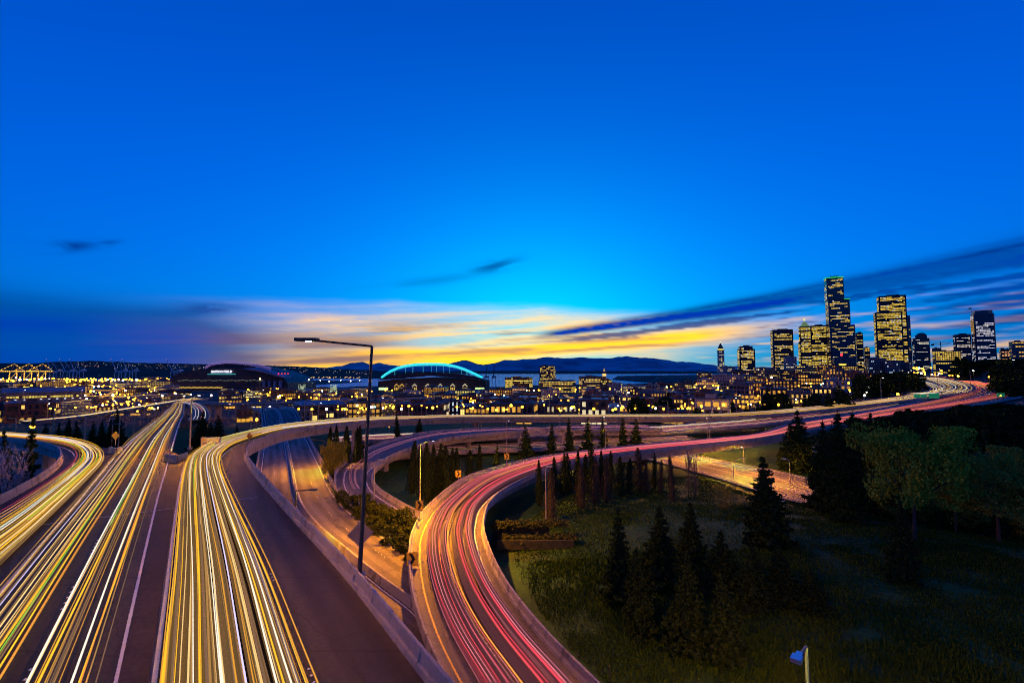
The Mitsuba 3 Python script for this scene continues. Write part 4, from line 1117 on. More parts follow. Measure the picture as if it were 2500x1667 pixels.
for px, pt, pb, w, k in ((1318, 1121, 1216, 20, 'cypress'), (1343, 1138, 1242, 36, 'brown_poplar'), (1356, 1112, 1200, 18, 'cypress'), (1374, 1104, 1196, 24, 'cypress'), (1390, 1104, 1192, 20, 'cypress'), (1408, 1098, 1190, 20, 'cypress'), (1421, 1130, 1222, 32, 'brown_poplar'), (1427, 1107, 1190, 20, 'cypress'), (1448, 1082, 1196, 28, 'cypress'), (1453, 1117, 1216, 30, 'brown_poplar'), (1469, 1096, 1190, 18, 'cypress'), (1482, 1112, 1212, 30, 'brown_poplar'), (1492, 1100, 1186, 18, 'cypress'), (1516, 1112, 1200, 22, 'cypress'), (1536, 1116, 1196, 20, 'cypress'), (1563, 1092, 1186, 30, 'brown_poplar'), (1597, 1104, 1180, 14, 'cypress'), (1580, 1118, 1190, 18, 'brown_poplar'), (1612, 1120, 1190, 16, 'brown_poplar'), (1643, 1110, 1210, 22, 'brown_poplar')):
    px_tree('poplar_tree' if k == 'brown_poplar' else 'cypress_tree', k, px, pb, pt, w, 'brown leafed poplar' if k == 'brown_poplar' else 'dark narrow cypress', W, d=100 - (pb - 1190) * .42, group=G, cat='tree')
px_tree('bare_poplar', 'bare', 1680, 1200, 1100, 22, '', '', d=97, label='left of two thin leafless poplars against the yellow street')
px_tree('bare_poplar', 'bare', 1698, 1205, 1108, 20, '', '', d=95, label='right of two thin leafless poplars against the yellow street')
px_tree('round_shrub', 'bare_round', 1772, 1242, 1176, 80, '', '', d=84, label='round bare bush glowing yellow at the street edge', trunk='stems', cat='bush')
px_tree('spruce_tree', 'spruce', 1876, 1325, 1108, 122, '', '', d=62, label='large dark spruce standing before the yellow street', v=0)
for px, pt, w, d, lab in ((2052, 1000, 118, 78, 'tallest black fir at the right of the yellow street'), (2010, 1024, 74, 84, 'black fir touching the tallest fir on its left side'), (1962, 1000, 84, 128, 'black fir beside the end of the long ramp'), (1936, 1030, 60, 132, 'smaller black fir at the bridge abutment'), (2092, 1006, 70, 96, 'black fir behind the tallest fir towards the green tree'), (2128, 1002, 60, 120, 'slim black fir rising over the green tree'), (2070, 1110, 70, 72, 'low black fir in front of the tallest fir')):
    px_tree('fir_tree', 'spruce', px, 1260, pt, w * 1.12, '', '', d=d, label=lab)
px_tree('green_tree', 'broad', 2235, 1345, 1036, 215, '', '', d=64, label='big green broadleaf tree on the slope at the right', trunk='limbs', v=0)
px_tree('green_tree', 'olive', 2440, 1352, 1100, 190, '', '', d=66, label='dull olive broadleaf tree at the right edge', trunk='limbs', v=1)
px_tree('green_tree', 'olive', 2335, 1310, 1128, 110, '', '', d=73, label='smaller olive tree between the two big broadleaf trees', trunk='limbs', v=2)
px_tree('green_tree', 'olive', 2530, 1330, 1090, 130, '', '', d=74, label='olive tree cut off by the right edge of the picture', trunk='limbs', v=0)
px_tree('fir_tree', 'spruce', 2202, 1432, 1215, 82, '', '', d=51, label='dark fir alone on the lawn below the green tree')
W, G = 'in the black clump on the near hill', 'dark firs on the near hill'
for px, pt, w, d in ((1512, 1235, 80, 50), (1615, 1232, 92, 52), (1690, 1222, 86, 55), (1765, 1290, 90, 50), (1835, 1330, 100, 47), (1910, 1330, 90, 48), (1672, 1345, 110, 41), (1560, 1330, 90, 44), (1975, 1385, 80, 46), (1770, 1400, 100, 39)):
    px_tree('fir_tree', 'spruce', px, 1450, pt, w * 1.2, 'black fir', W, d=d, group=G)
px_tree('conifer_tree', 'spruce', 58, 1230, 1012, 76, '', '', d=66, label='tall dark conifer at the left edge behind the ramp')
px_tree('conifer_tree', 'spruce', 20, 1230, 1040, 60, '', '', d=70, label='dark conifer cut off by the left edge')
px_tree('blossom_tree', 'blossom', 14, 1190, 1086, 118, '', '', d=62, label='pale blossoming tree at the left edge of the ramp', trunk='stems')
for px, pt, w, d, lab in ((490, 1000, 44, 150, 'dark conifer just right of the double lamp post'), (532, 1012, 42, 148, 'dark round conifer before the viaduct piers'), (514, 1030, 40, 142, 'low dark conifer between two taller ones in the gore'), (577, 1040, 26, 160, 'small dark conifer below the far viaduct')):
    px_tree('conifer_tree', 'spruce', px, 1085, pt, w * 1.2, '', '', d=d, label=lab)
W, G = 'in the dark line behind the left ramp', 'conifers behind the left ramp'
for px, pt, w in ((163, 1020, 30), (190, 1024, 24), (224, 1026, 24), (248, 1024, 24), (266, 1020, 24), (290, 994, 32), (140, 1030, 24), (110, 1034, 26)):
    px_tree('conifer_tree', 'spruce', px, 1062, pt, w * 1.2, 'dark conifer', W, d=150 + (px % 7) * 4, group=G)
W, G = 'in the thicket before the street at the right', 'bushes in the thicket at the right'
for i in range(26):
    px = 2015 + i * 20; pb = 1225 + (px - 2015) * .24 + (i * 17) % 18
    if 2375 < px < 2440 and i % 2: continue
    px_tree('thicket_bush', 'bush' if i % 3 else 'olive', px, pb, pb - 62 - (i * 29) % 50, 64 + (i * 13) % 30, 'dark leafy bush', W, d=92 - i * .75, group=G, trunk='stems', cat='bush')
# mid distance trees beyond the viaduct and on the far slopes
W, G = 'beyond the curved viaduct', 'dark trees beyond the viaduct'
for i, (px, pt, pb, w) in enumerate([(1552, 966, 1020, 40), (1575, 970, 1020, 40), (1600, 978, 1020, 30), (1622, 962, 1018, 34), (1640, 985, 1018, 26), (1760, 955, 1012, 34), (1776, 965, 1012, 30), (1850, 978, 1008, 26), (1880, 945, 1002, 40), (1905, 955, 1002, 36), (1930, 970, 1000, 30), (1965, 962, 1000, 30), (1990, 958, 998, 30), (2020, 950, 996, 32), (2050, 935, 992, 36), (2064, 950, 992, 30), (1215, 1002, 1020, 18), (1330, 1003, 1018, 16), (1700, 990, 1015, 22), (1825, 985, 1010, 20)]):
    px_tree('dark_tree', 'far_spruce' if i % 3 else 'far_broad', px, pb, pt, w * 1.3, 'dark tree', W, d=255 + (i * 37) % 60, group=G)
W, G = 'in the wooded park below the towers', 'trees in the park below the towers'
for i in range(26):
    px = 2100 + (i * 53) % 145; pt = 905 + (i * 29) % 38 + (6 if px < 2130 else 0)
    px_tree('park_tree', 'far_broad', px, 965, pt, 40 + (i * 7) % 22, 'dark leafy tree', W, d=420 + (i * 31) % 160, group=G)
W, G = 'on the wooded slope at the right edge', 'trees on the right hand slope'
for i in range(38):
    px = 2352 + (i * 61) % 170; pt = 868 + abs(px - 2420) * .05 + (i * 37) % 70
    px_tree('slope_tree', 'far_broad', px, 980, pt, 46 + (i * 11) % 34, 'black leafy tree', W, d=680 + (i * 31) % 120 if px < 2450 else max(330, 560 - (pt - 868) * 3.2), group=G)
W, G = 'along the highway at the right', 'roadside trees above the green tree'
for i in range(30):
    px = 2085 + (i * 67) % 420; pt = 1000 + (i * 23) % 60 - (px - 2085) * .06
    px_tree('roadside_tree', 'far_broad' if i % 4 else 'far_spruce', px, 1120, pt, 60 + (i * 13) % 40, 'dark roadside tree', W, d=130 + (i * 17) % 60, group=G)
for i in range(18):
    px = 2360 + (i * 47) % 170; pt = 984 + (i * 13) % 24
    px_tree('roadside_tree', 'far_broad', px, 1080, pt, 60 + (i * 11) % 40, 'dark roadside tree', W, d=205 + (i * 19) % 70, group=G)
# shrubs between the lower highway and the ramps
W, G = 'on the bank below the ramps', 'shrubs on the bank'
for px, pb, w, h in ((836, 1224, 30, 28), (858, 1240, 34, 30), (884, 1252, 40, 44), (905, 1262, 34, 40), (925, 1278, 48, 46), (948, 1295, 44, 52), (975, 1305, 46, 60), (990, 1290, 40, 46), (960, 1330, 50, 44), (985, 1352, 44, 46), (930, 1305, 36, 34), (905, 1288, 36, 30), (1000, 1318, 34, 40), (875, 1262, 30, 26), (940, 1270, 34, 26), (1000, 1370, 30, 26), (955, 1282, 36, 30), (915, 1270, 30, 30), (1010, 1300, 30, 36)):
    b = onz(px, pb, 25.0); b[2] = 24.7
    tree('shrub', 'bush', b, h * b[1] / F * 1.15, w * b[1] / F * .62, 'rough bushy shrub', W, G, trunk='stems', cat='shrub', rank_px=px)

# ---------------------------------------------------------------- buildings
WARM, GOLDEN, PALE, COOL = (1.15, .78, .16), (1.0, .55, .06), (1.1, .95, .55), (.55, .75, .9)


def prism(poly, z0, z1):
    p = np.asarray(poly, float); n = len(p)
    v = np.vstack([np.column_stack([p, np.full(n, z0)]), np.column_stack([p, np.full(n, z1)])])
    f = [[i, (i + 1) % n, (i + 1) % n + n] for i in range(n)] + [[i, (i + 1) % n + n, i + n] for i in range(n)]
    f += [[n, n + i, n + i + 1] for i in range(1, n - 1)] + [[0, i + 1, i] for i in range(1, n - 1)]
    return v, np.array(f)


class Site:
    """A plot turned square to the street grid: local x runs along the face towards the camera, local y away from it."""

    def __init__(self, x0, x1, d, rot=0.0, ratio=.7):
        mx = (x0 + x1) / 2
        az = math.atan2((mx - CX) / F, 1.0)
        W = (x1 - x0) * d / F * math.cos(az)
        s = math.radians(rot)
        self.w = W / (math.cos(s) + ratio * abs(math.sin(s))); self.dep = self.w * ratio
        p = at(mx, 900, d)
        self.yaw = -az + s
        self.c = np.array([p[0], p[1], 0.0]); self.d = d; self.mx = mx
        n = np.array([math.sin(-self.yaw), math.cos(-self.yaw), 0])
        self.c = self.c + np.array([math.sin(az), math.cos(az), 0]) * self.dep / 2
        self.ground = terrain(self.c[0], self.c[1])
        self.side = -1 if rot > 0 else 1   # the flank that turns towards the camera

    def z(self, py):
        return at(self.mx, py, self.d)[2]

    def put(self, m):
        return turn(m, self.yaw, self.c)


def facade_grid(w, z0, z1, floor, bay, lit, g, run=.55, sill=.34, fill=.8, face_y=0.0, margin=.6):
    """Window openings of one face: (lit rows, dark rows) of boxes in the plane y = face_y."""
    nf, nb = max(1, int((z1 - z0) / floor)), max(1, int((w - 2 * margin) / bay))
    fh, bw = (z1 - z0) / nf, (w - 2 * margin) / nb
    on, off = [], []
    for i in range(nf):
        p = lit * g.choice([.25, .7, 1.0, 1.5, 1.9])
        state = g.random() < p
        for j in range(nb):
            if g.random() > run: state = g.random() < p
            (on if state else off).append((-w / 2 + margin + (j + .5) * bw, face_y, z0 + (i + .5) * fh + fh * .03, bw * fill, .12, fh * (1 - sill)))
    return on, off


def building(name, label, cat, x0, x1, top, d, wall='facade_tan', roof='roof_dark', floor=3.6, bay=3.6, lit=.3, color=WARM, rot=14, ratio=.8, run=.5, base=None, fill=.72, sill=.42, unlit='glass_dark', unit=True, group=None, seed=None, bands=False, gain=1.0, parapet=True, single=False, rank=None, z0=None, hip=False):
    S = Site(x0, x1, d, rot, ratio)
    g = np.random.default_rng(int(abs(x0) * 7 + abs(top) * 13 + d) if seed is None else seed)
    t = thing(name, label, cat, group)
    zb = S.ground - 1.0 if base is None else base
    zt = S.z(top)
    if zt < zb + 4: zt = zb + 4
    w, dp = S.w, S.dep
    part(t, 'wall', S.put(boxes([(0, 0, (zb + zt) / 2, w, dp, zt - zb)])), wall)
    on, off = facade_grid(w, zb + 1.4, zt - .6, floor, bay, lit, g, run, sill, fill, -dp / 2 - .02)
    a, b = facade_grid(dp, zb + 1.4, zt - .6, floor, bay, lit, g, run, sill, fill)
    sx = S.side * (w / 2 + .02)
    fl = lambda rows: [(sx, y, z, sy, sx_, sz) for (y, _, z, sx_, sy, sz) in rows]
    on, off = on + fl(a), off + fl(b)
    if single and len(on) + len(off) <= 70:
        for r in off: part(t, 'window', S.put(boxes([r])), unlit)
        for r in on:
            k = g.uniform(.5, 1.3) * gain
            part(t, 'window', S.put(boxes([r])), 'emit_mat', emit=np.array(color) * k, label=None)
    else:
        if off: part(t, 'dark_windows', S.put(boxes(off)), unlit, kind='stuff')
        half = [r for r in on if g.random() < .6]; rest = [r for r in on if r not in half]
        if half: part(t, 'lit_windows', S.put(boxes(half)), 'emit_mat', emit=np.array(color) * gain, kind='stuff', label='lit windows')
        if rest: part(t, 'lit_windows', S.put(boxes(rest)), 'emit_mat', emit=np.array(color) * gain * [.55, .5, .5], kind='stuff', label='dimmer lit windows')
    if bands:
        nf = max(1, int((zt - zb - 2) / floor))
        rows = []
        for i in range(nf + 1):
            z = zb + 1.4 + (zt - zb - 2) * i / nf
            rows += [(0, -dp / 2 - .12, z, w + .3, .3, floor * .22), (S.side * (w / 2 + .12), 0, z, .3, dp, floor * .22)]
        part(t, 'floor_band', S.put(boxes(rows)), wall, kind='stuff')
    if parapet: part(t, 'roof', S.put(boxes([(0, 0, zt + .25, w + .5, dp + .5, .5)])), roof)
    if unit:
        part(t, 'roof_plant', S.put(boxes([(w * g.uniform(-.28, 0), 0, zt + 1.6, w * .3, dp * .4, 2.4)])), wall)
        part(t, 'roof_vent', S.put(boxes([(w * g.uniform(.24, .38), dp * .1, zt + 1.1, w * .12, dp * .2, 1.4)])), wall)
    if hip:
        q = [(-w / 2 - .4, -dp / 2 - .4, zt + .5), (w / 2 + .4, -dp / 2 - .4, zt + .5), (w / 2 + .4, dp / 2 + .4, zt + .5), (-w / 2 - .4, dp / 2 + .4, zt + .5), (-w * .25, 0, zt + w * .12 + .5), (w * .25, 0, zt + w * .12 + .5)]
        part(t, 'roof', S.put((np.array(q), np.array([[0, 1, 5], [0, 5, 4], [1, 2, 5], [2, 3, 4], [2, 4, 5], [3, 0, 4]]))), roof)
    if rank: ranked(t, (x0 + x1) / 2, rank[0], rank[1])
    return t, S, zb, zt


def tower(name, label, steps, d, wall, lit, color, floor=3.9, bay=3.2, rot=12, ratio=.8, run=.72, gain=1.0, band='facade_dark', fill=.9, sill=.5, cap=None, base=None):
    """A tower of stacked stages: steps = [(x0, x1, top, base)], photographed edges and heights."""
    t = thing(name, label, 'skyscraper')
    g = np.random.default_rng(int(steps[0][0]))
    out = []
    for (x0, x1, top, bot) in steps:
        S = Site(x0, x1, d, rot, ratio)
        zb = max(S.ground - 1, S.z(bot)) if bot else S.ground - 1
        zt = S.z(top); w, dp = S.w, S.dep
        c = min(w, dp) * .08
        poly = [(-w / 2 + c, -dp / 2), (w / 2 - c, -dp / 2), (w / 2, -dp / 2 + c), (w / 2, dp / 2 - c), (w / 2 - c, dp / 2), (-w / 2 + c, dp / 2), (-w / 2, dp / 2 - c), (-w / 2, -dp / 2 + c)]
        part(t, 'wall', S.put(prism(poly, zb, zt)), wall)
        on, off = facade_grid(w - 2 * c, zb + 2, zt - 3, floor, bay, lit, g, run, sill, fill, -dp / 2 - .03)
        a, b = facade_grid(dp - 2 * c, zb + 2, zt - 3, floor, bay, lit, g, run, sill, fill)
        on += [(S.side * (w / 2 + .03), y, z, sy, sx_, sz) for (y, _, z, sx_, sy, sz) in a]
        half = [r for r in on if g.random() < .55]; rest = [r for r in on if r not in half]
        cool = [r for r in rest if g.random() < .22]; rest = [r for r in rest if r not in cool]
        for rows, k in ((half, 1.0), (rest, .5)):
            if rows: part(t, 'lit_windows', S.put(boxes(rows)), 'emit_mat', emit=np.array(color) * gain * k, kind='stuff')
        if cool: part(t, 'lit_windows', S.put(boxes(cool)), 'emit_mat', emit=np.array([.95, .9, .78]) * gain, kind='stuff')
        nf = int((zt - zb - 5) / floor); rows = []
        for i in range(nf + 1):
            z = zb + 2 + (zt - zb - 5) * i / max(nf, 1)
            rows += [(0, -dp / 2 - .15, z, w - 2 * c, .36, floor * .3), (S.side * (w / 2 + .15), 0, z, .36, dp - 2 * c, floor * .3)]
        part(t, 'floor_band', S.put(boxes(rows)), band, kind='stuff')
        nb = int((w - 2 * c) / (bay * 2)); 
        part(t, 'mullion', S.put(boxes([(-w / 2 + c + (w - 2 * c) * i / nb, -dp / 2 - .2, (zb + zt) / 2, .35, .4, zt - zb - 3) for i in range(nb + 1)])), band, kind='stuff')
        part(t, 'roof', S.put(boxes([(0, 0, zt + .4, w * .96, dp * .96, .8), (w * .05, 0, zt + 2.2, w * .45, dp * .5, 3.2)])), 'roof_dark')
        out.append((S, zb, zt))
    return t, out


# --- the towers
tA, o = tower('skyscraper', 'tallest dark skyscraper with green lit edges at its setbacks', [(2020, 2070, 677, 732), (2020, 2083, 730, 800), (2020, 2093, 792, None)], 1240, 'glass_blue', .34, (1.1, .72, .14), rot=16, ratio=.62)
for (S, zb, zt), c in zip(o[:2], ((.05, .8, .12), (.05, .9, .12))):
    part(tA, 'edge_light', S.put(boxes([(0, -S.dep / 2 - .4, zt - .6, S.w, .6, 1.6), (S.side * (S.w / 2 + .4), 0, zt - .6, .6, S.dep, 1.6)])), 'emit_mat', emit=c, label='green edge light')
S, zb, zt = o[2]
part(tA, 'edge_light', S.put(boxes([(S.w * .3, -S.dep / 2 - .4, zt - .6, S.w * .35, .6, 1.6)])), 'emit_mat', emit=(.1, .2, 1.0), label='blue edge light')
S, zb, zt = o[0]
part(tA, 'antenna', S.put(join(*[tube([[x, 0, zt], [x, 0, zt + 9]], .4, 5) for x in (-6, 2, 8)])), 'steel_dark')
tower('skyscraper', 'broad brown skyscraper glowing with yellow office windows', [(2147, 2222, 722, None), (2137, 2210, 762, None)], 1330, 'facade_dark', .62, (1.1, .72, .08), rot=10, ratio=.55, run=.8)
building('skyscraper', 'thin pale slab tower behind the broad brown skyscraper', 'skyscraper', 2206, 2229, 771, 1420, 'facade_pale', lit=.06, rot=10, bay=4)
tower('skyscraper', 'brown flat roofed tower left of the pyramid topped tower', [(1882, 1940, 805, None)], 1350, 'facade_dark', .5, (1.1, .72, .14), rot=10, ratio=.8)
tB, o = tower('skyscraper', 'stepped tower with a lit green pyramid roof', [(1953, 1984, 797, None), (1978, 2023, 795, None), (1949, 2024, 835, None)], 1300, 'facade_dark', .68, (1.15, .78, .10), rot=12, ratio=.6)
S, zb, zt = o[0]
w = S.w * .8
part(tB, 'pyramid_roof', S.put((np.array([(-w / 2, -w / 2, zt), (w / 2, -w / 2, zt), (w / 2, w / 2, zt), (-w / 2, w / 2, zt), (0, 0, S.z(781) - 2)]), np.array([[0, 1, 4], [1, 2, 4], [2, 3, 4], [3, 0, 4], [0, 2, 1], [0, 3, 2]]))), 'roof_green', emit=(.10, .16, .04), label='green lit pyramid roof')
part(tB, 'spire', S.put(boxes([(0, 0, S.z(781) + 1.5, 3.5, 3.5, 7)])), 'emit_mat', emit=(.9, .8, .3), label='bright lantern on the pyramid roof')
tower('skyscraper', 'dark round shouldered tower at the left of the skyline group', [(1800, 1845, 852, None), (1804, 1840, 846, 860)], 1250, 'facade_dark', .5, (1.1, .75, .15), rot=12)
tower('skyscraper', 'slim brown tower just right of the tallest skyscraper', [(2092, 2111, 813, None)], 1290, 'facade_dark', .32, (1.0, .65, .12), rot=10)
building('office_block', 'short tower with one glowing golden side between the two biggest towers', 'office building', 2111, 2126, 848, 1300, 'facade_brown', lit=.35, color=GOLDEN)
tC, o = tower('skyscraper', 'blue grey tower with a barrel vaulted top beside the crane', [(2229, 2274, 826, None), (2238, 2268, 818, 830)], 1380, 'facade_grey', .16, (.9, .8, .6), rot=14)
S, zb, zt = o[1]
k = np.linspace(0, np.pi, 11)
part(tC, 'vaulted_roof', S.put(prism(np.column_stack([np.cos(k) * S.w * .45, np.sin(k) * 0 + np.sin(k) * 0]), 0, 1)) if False else S.put((np.vstack([np.column_stack([np.cos(k) * S.w * .45, np.full(11, y), zt + np.sin(k) * 7]) for y in (-S.dep * .4, S.dep * .4)]), np.array([[i, i + 1, i + 12] for i in range(10)] + [[i, i + 12, i + 11] for i in range(10)] + [[0, i + 1, i] for i in range(1, 10)] + [[11, 11 + i, 12 + i] for i in range(1, 10)]))), 'glass_blue')
tD, o = tower('skyscraper', 'round cornered blue glass tower with white lit floors near the right edge', [(2375, 2437, 766, None)], 1180, 'glass_blue', .32, (.75, .72, .85), rot=14, ratio=.8)
S, zb, zt = o[0]
k = np.linspace(0, np.pi, 9)
part(tD, 'crown_screen', S.put(prism(np.column_stack([np.concatenate([np.linspace(-.42, .42, 9) * S.w, [.42 * S.w, -.42 * S.w]]), np.concatenate([-S.dep * .46 - np.sin(k) * 2.5, [S.dep * .4, S.dep * .4]])]), zt, S.z(758))), 'glass_blue')
t = thing('flag', 'small flag flying from a pole on the glass tower', 'flag')
part(t, 'pole', S.put(tube([[-S.w * .5, 0, zt - 4], [-S.w * .5, 0, S.z(746)]], .35, 5)), 'steel_grey')
part(t, 'cloth', S.put(boxes([(-S.w * .5 - 2.6, 0, S.z(750), 5, .2, 3.6)])), 'facade_brick')
tower('skyscraper', 'flat grey tower left of the round cornered glass tower', [(2330, 2376, 817, None)], 1260, 'facade_grey', .28, (.9, .75, .6), rot=12)
building('office_block', 'wide office block with rows of yellow lit floors below the crane', 'office building', 2277, 2348, 857, 1000, 'facade_dark', lit=.62, color=(1.1, .75, .10), bay=3.4, floor=3.8, run=.85, rot=14, ratio=.5, bands=True)
building('office_block', 'grey slab at the far right edge with a golden end wall', 'office building', 2466, 2520, 834, 900, 'facade_grey', lit=.25, color=GOLDEN, rot=12)
building('office_block', 'small dim block behind the trees left of the grey slab', 'office building', 2442, 2470, 852, 950, 'facade_brown', lit=.3, color=(1, .5, .2))
t, S, zb, zt = building('office_block', 'dark blue block with a single yellow sign and a red beacon on top', 'office building', 2032, 2090, 872, 1050, 'glass_blue', lit=.02, rot=10, ratio=.6)
part(t, 'sign', S.put(boxes([(-S.w * .12, -S.dep / 2 - .3, S.z(890), 14, .4, 4)])), 'emit_mat', emit=(1.2, .9, .1), label='yellow lit sign')
part(t, 'red_beacon', S.put(turn(trimesh.creation.icosphere(subdivisions=1, radius=2.6), 0, (-S.w * .1, 0, zt + 6))), 'emit_mat', emit=(6, .1, .15), weight=.3)
# --- crane over the building site
cr = thing('tower_crane', 'thin tower crane standing against the pale sky', 'crane')
S = Site(2296, 2304, 1350, 0, 1)
p = S.c; zj = S.z(840)
part(cr, 'mast', tube([[p[0], p[1], S.ground], [p[0], p[1], S.z(834)]], 1.1, 4), 'steel_dark')
a, b = at(2274, 840, p[1]), at(2322, 838, p[1])
part(cr, 'jib', tube([a, b], .8, 4), 'steel_dark'); part(cr, 'counterweight', boxes([(a[0] + 3, a[1], a[2] - 2, 7, 3, 4)]), 'steel_dark')
part(cr, 'stay', join(tube([a, [p[0], p[1], S.z(834)]], .3, 4), tube([b, [p[0], p[1], S.z(834)]], .3, 4)), 'steel_dark')
# --- old white tower with the pyramid roof
sm = thing('old_tower', 'slender old tower with a pointed roof and a lit lookout', 'tower')
S = Site(1752, 1769, 1150, 18, .9)
zs, zw = S.z(855), S.z(895)
part(sm, 'shaft', S.put(boxes([(0, 0, (zw + zs) / 2 - 10, S.w, S.dep, zs - zw + 20)])), 'facade_pale')
part(sm, 'cornice', S.put(boxes([(0, 0, zs, S.w * 1.14, S.dep * 1.14, 1.6), (0, 0, zs - 6, S.w * 1.08, S.dep * 1.08, 1)])), 'facade_pale')
on, off = facade_grid(S.w, zw, zs - 2, 3.8, 3.0, .42, np.random.default_rng(5), .3, .5, .55, -S.dep / 2 - .05)
part(sm, 'lit_windows', S.put(boxes(on)), 'emit_mat', emit=(.9, .8, .3), kind='stuff'); part(sm, 'dark_windows', S.put(boxes(off)), 'glass_dark', kind='stuff')
part(sm, 'lookout', S.put(boxes([(0, 0, zs + 2, S.w * .86, S.dep * .86, 4)])), 'emit_mat', emit=(1.0, .85, .12), label='yellow lit lookout')
w = S.w * .92
zp = S.z(836)
part(sm, 'roof', S.put((np.array([(-w / 2, -w / 2, zs + 4), (w / 2, -w / 2, zs + 4), (w / 2, w / 2, zs + 4), (-w / 2, w / 2, zs + 4), (0, 0, zp)]), np.array([[0, 1, 4], [1, 2, 4], [2, 3, 4], [3, 0, 4], [0, 2, 1], [0, 3, 2]]))), 'roof_dark')
part(sm, 'finial', S.put(turn(trimesh.creation.icosphere(subdivisions=1, radius=1.2), 0, (0, 0, zp + .8))), 'emit_mat', emit=(1.4, 1.2, .5))
building('office_block', 'lower pale wing in front of the slender old tower', 'office building', 1750, 1795, 895, 1130, 'facade_pale', lit=.22, color=(1.0, .7, .3), rot=14, bay=3.0, fill=.5)
for x0, x1, top, d, wl, lt, c, lab in (
        (1913, 1946, 871, 1120, 'facade_pale', .05, PALE, 'blank pale block in front of the brown flat roofed tower'), (1845, 1905, 899, 980, 'facade_tan', .22, (1.0, .65, .25), 'tan hotel block with scattered lit windows under the towers'),
        (1895, 1950, 905, 930, 'facade_brown', .38, GOLDEN, 'brown block with golden lit upper floor under the stepped tower'), (1945, 2000, 893, 1080, 'facade_tan', .62, WARM, 'yellow glowing block left of the dark blue block'), (1990, 2036, 892, 1060, 'facade_tan', .5, WARM, 'second yellow glowing block touching the dark blue block'),
        (2113, 2166, 875, 1010, 'facade_grey', .05, COOL, 'plain grey concrete block below the slim brown tower'), (2160, 2200, 882, 980, 'facade_grey', .08, COOL, 'grey office wing below the broad brown skyscraper'), (2190, 2226, 885, 1000, 'facade_grey', .12, PALE, 'grey block at the foot of the broad brown skyscraper'),
        (2010, 2060, 905, 880, 'facade_tan', .2, (1, .7, .3), 'low tan apartments under the dark blue block'), (2060, 2105, 905, 850, 'facade_pale', .22, (.9, .7, .5), 'pale apartments left of the wooded park'), (1945, 2010, 918, 800, 'facade_grey', .3, (1, .75, .3), 'grey apartments under the yellow glowing blocks'),
        (1785, 1850, 905, 1000, 'facade_brown', .25, (1, .6, .2), 'dim brown block right of the slender old tower'), (1790, 1830, 918, 900, 'facade_tan', .25, GOLDEN, 'low block below the round shouldered tower'), (1850, 1900, 928, 800, 'facade_brick', .2, GOLDEN, 'brick apartments under the tan hotel block'), (1905, 1960, 932, 760, 'facade_tan', .3, GOLDEN, 'tan apartments with golden windows above the highway'),
        (2278, 2300, 850, 1300, 'facade_grey', .2, PALE, 'small block directly under the tower crane'), (2030, 2100, 935, 700, 'facade_brown', .25, (.9, .55, .2), 'low brown block beside the wooded park'), (2350, 2380, 880, 900, 'facade_dark', .3, GOLDEN, 'low dark block beneath the glass tower'),
        # middle distance
        (1233, 1301, 922, 950, 'glass_dark', .55, (1.05, .78, .12), 'dark glass office with rows of yellow windows on the waterfront side'), (1317, 1357, 893, 1050, 'facade_dark', .42, (1.1, .75, .15), 'dark apartment tower beside the bay with scattered yellow windows'),
        (1314, 1407, 930, 980, 'facade_tan', .62, (1.05, .68, .08), 'long golden lit office block below the bayside tower'), (1412, 1470, 919, 930, 'facade_tan', .55, WARM, 'lit office block with a vaulted flank beside the clock tower'), (1482, 1520, 936, 900, 'facade_pale', .3, PALE, 'white banded low office right of the vaulted flank'),
        (1671, 1692, 929, 900, 'facade_tan', .55, WARM, 'narrow lit end block of the twin offices'), (1688, 1722, 932, 930, 'glass_dark', .6, (1.1, .8, .12), 'dark glass middle of the twin offices'), (1714, 1740, 929, 900, 'facade_tan', .6, GOLDEN, 'golden end block of the twin offices'), (1738, 1763, 932, 940, 'glass_dark', .35, WARM, 'dark wing right of the twin offices'),
        (1431, 1500, 966, 430, 'facade_brown', .22, (1.0, .72, .2), 'brown brick apartments with a few lit windows above the viaduct'), (1510, 1543, 968, 440, 'facade_tan', .35, (1.0, .68, .15), 'tan apartment wing beside the big dark tree'), (1625, 1704, 958, 520, 'facade_brick', .03, WARM, 'large blank red brick hall with a flat roof'),
        (1200, 1240, 972, 480, 'facade_tan', .3, GOLDEN, 'amber lit apartments left of the brown viaduct lamps'), (1162, 1205, 960, 560, 'facade_grey', .1, WARM, 'tall blank concrete block beside the yellow garage'), (1054, 1112, 960, 640, 'facade_brown', .2, WARM, 'brown old warehouse with dark windows under the arched stadium'),
        (1110, 1160, 953, 700, 'facade_tan', .7, (.95, .8, .15), 'yellow lit parking garage under the arched stadium'), (1340, 1390, 972, 520, 'facade_brown', .2, GOLDEN, 'low brown row right of the amber lamps'), (1390, 1432, 975, 470, 'facade_grey', .15, COOL, 'grey flat roofed house row left of the brown apartments'),
        (1575, 1610, 940, 640, 'facade_grey', .15, PALE, 'grey block with a roof mast near the bay'), (1590, 1640, 952, 600, 'facade_tan', .2, GOLDEN, 'tan row of shops near the bay'), (1640, 1672, 935, 850, 'facade_tan', .3, GOLDEN, 'far tan block left of the twin offices'), (1530, 1575, 950, 700, 'facade_brown', .25, GOLDEN, 'brown harbour warehouse below the bay'),
        (1240, 1290, 975, 470, 'facade_brown', .25, (1, .6, .15), 'amber lit brick block above the viaduct'), (1705, 1765, 955, 600, 'facade_tan', .15, GOLDEN, 'tan flats behind the dark double tree')):
    far = d > 700
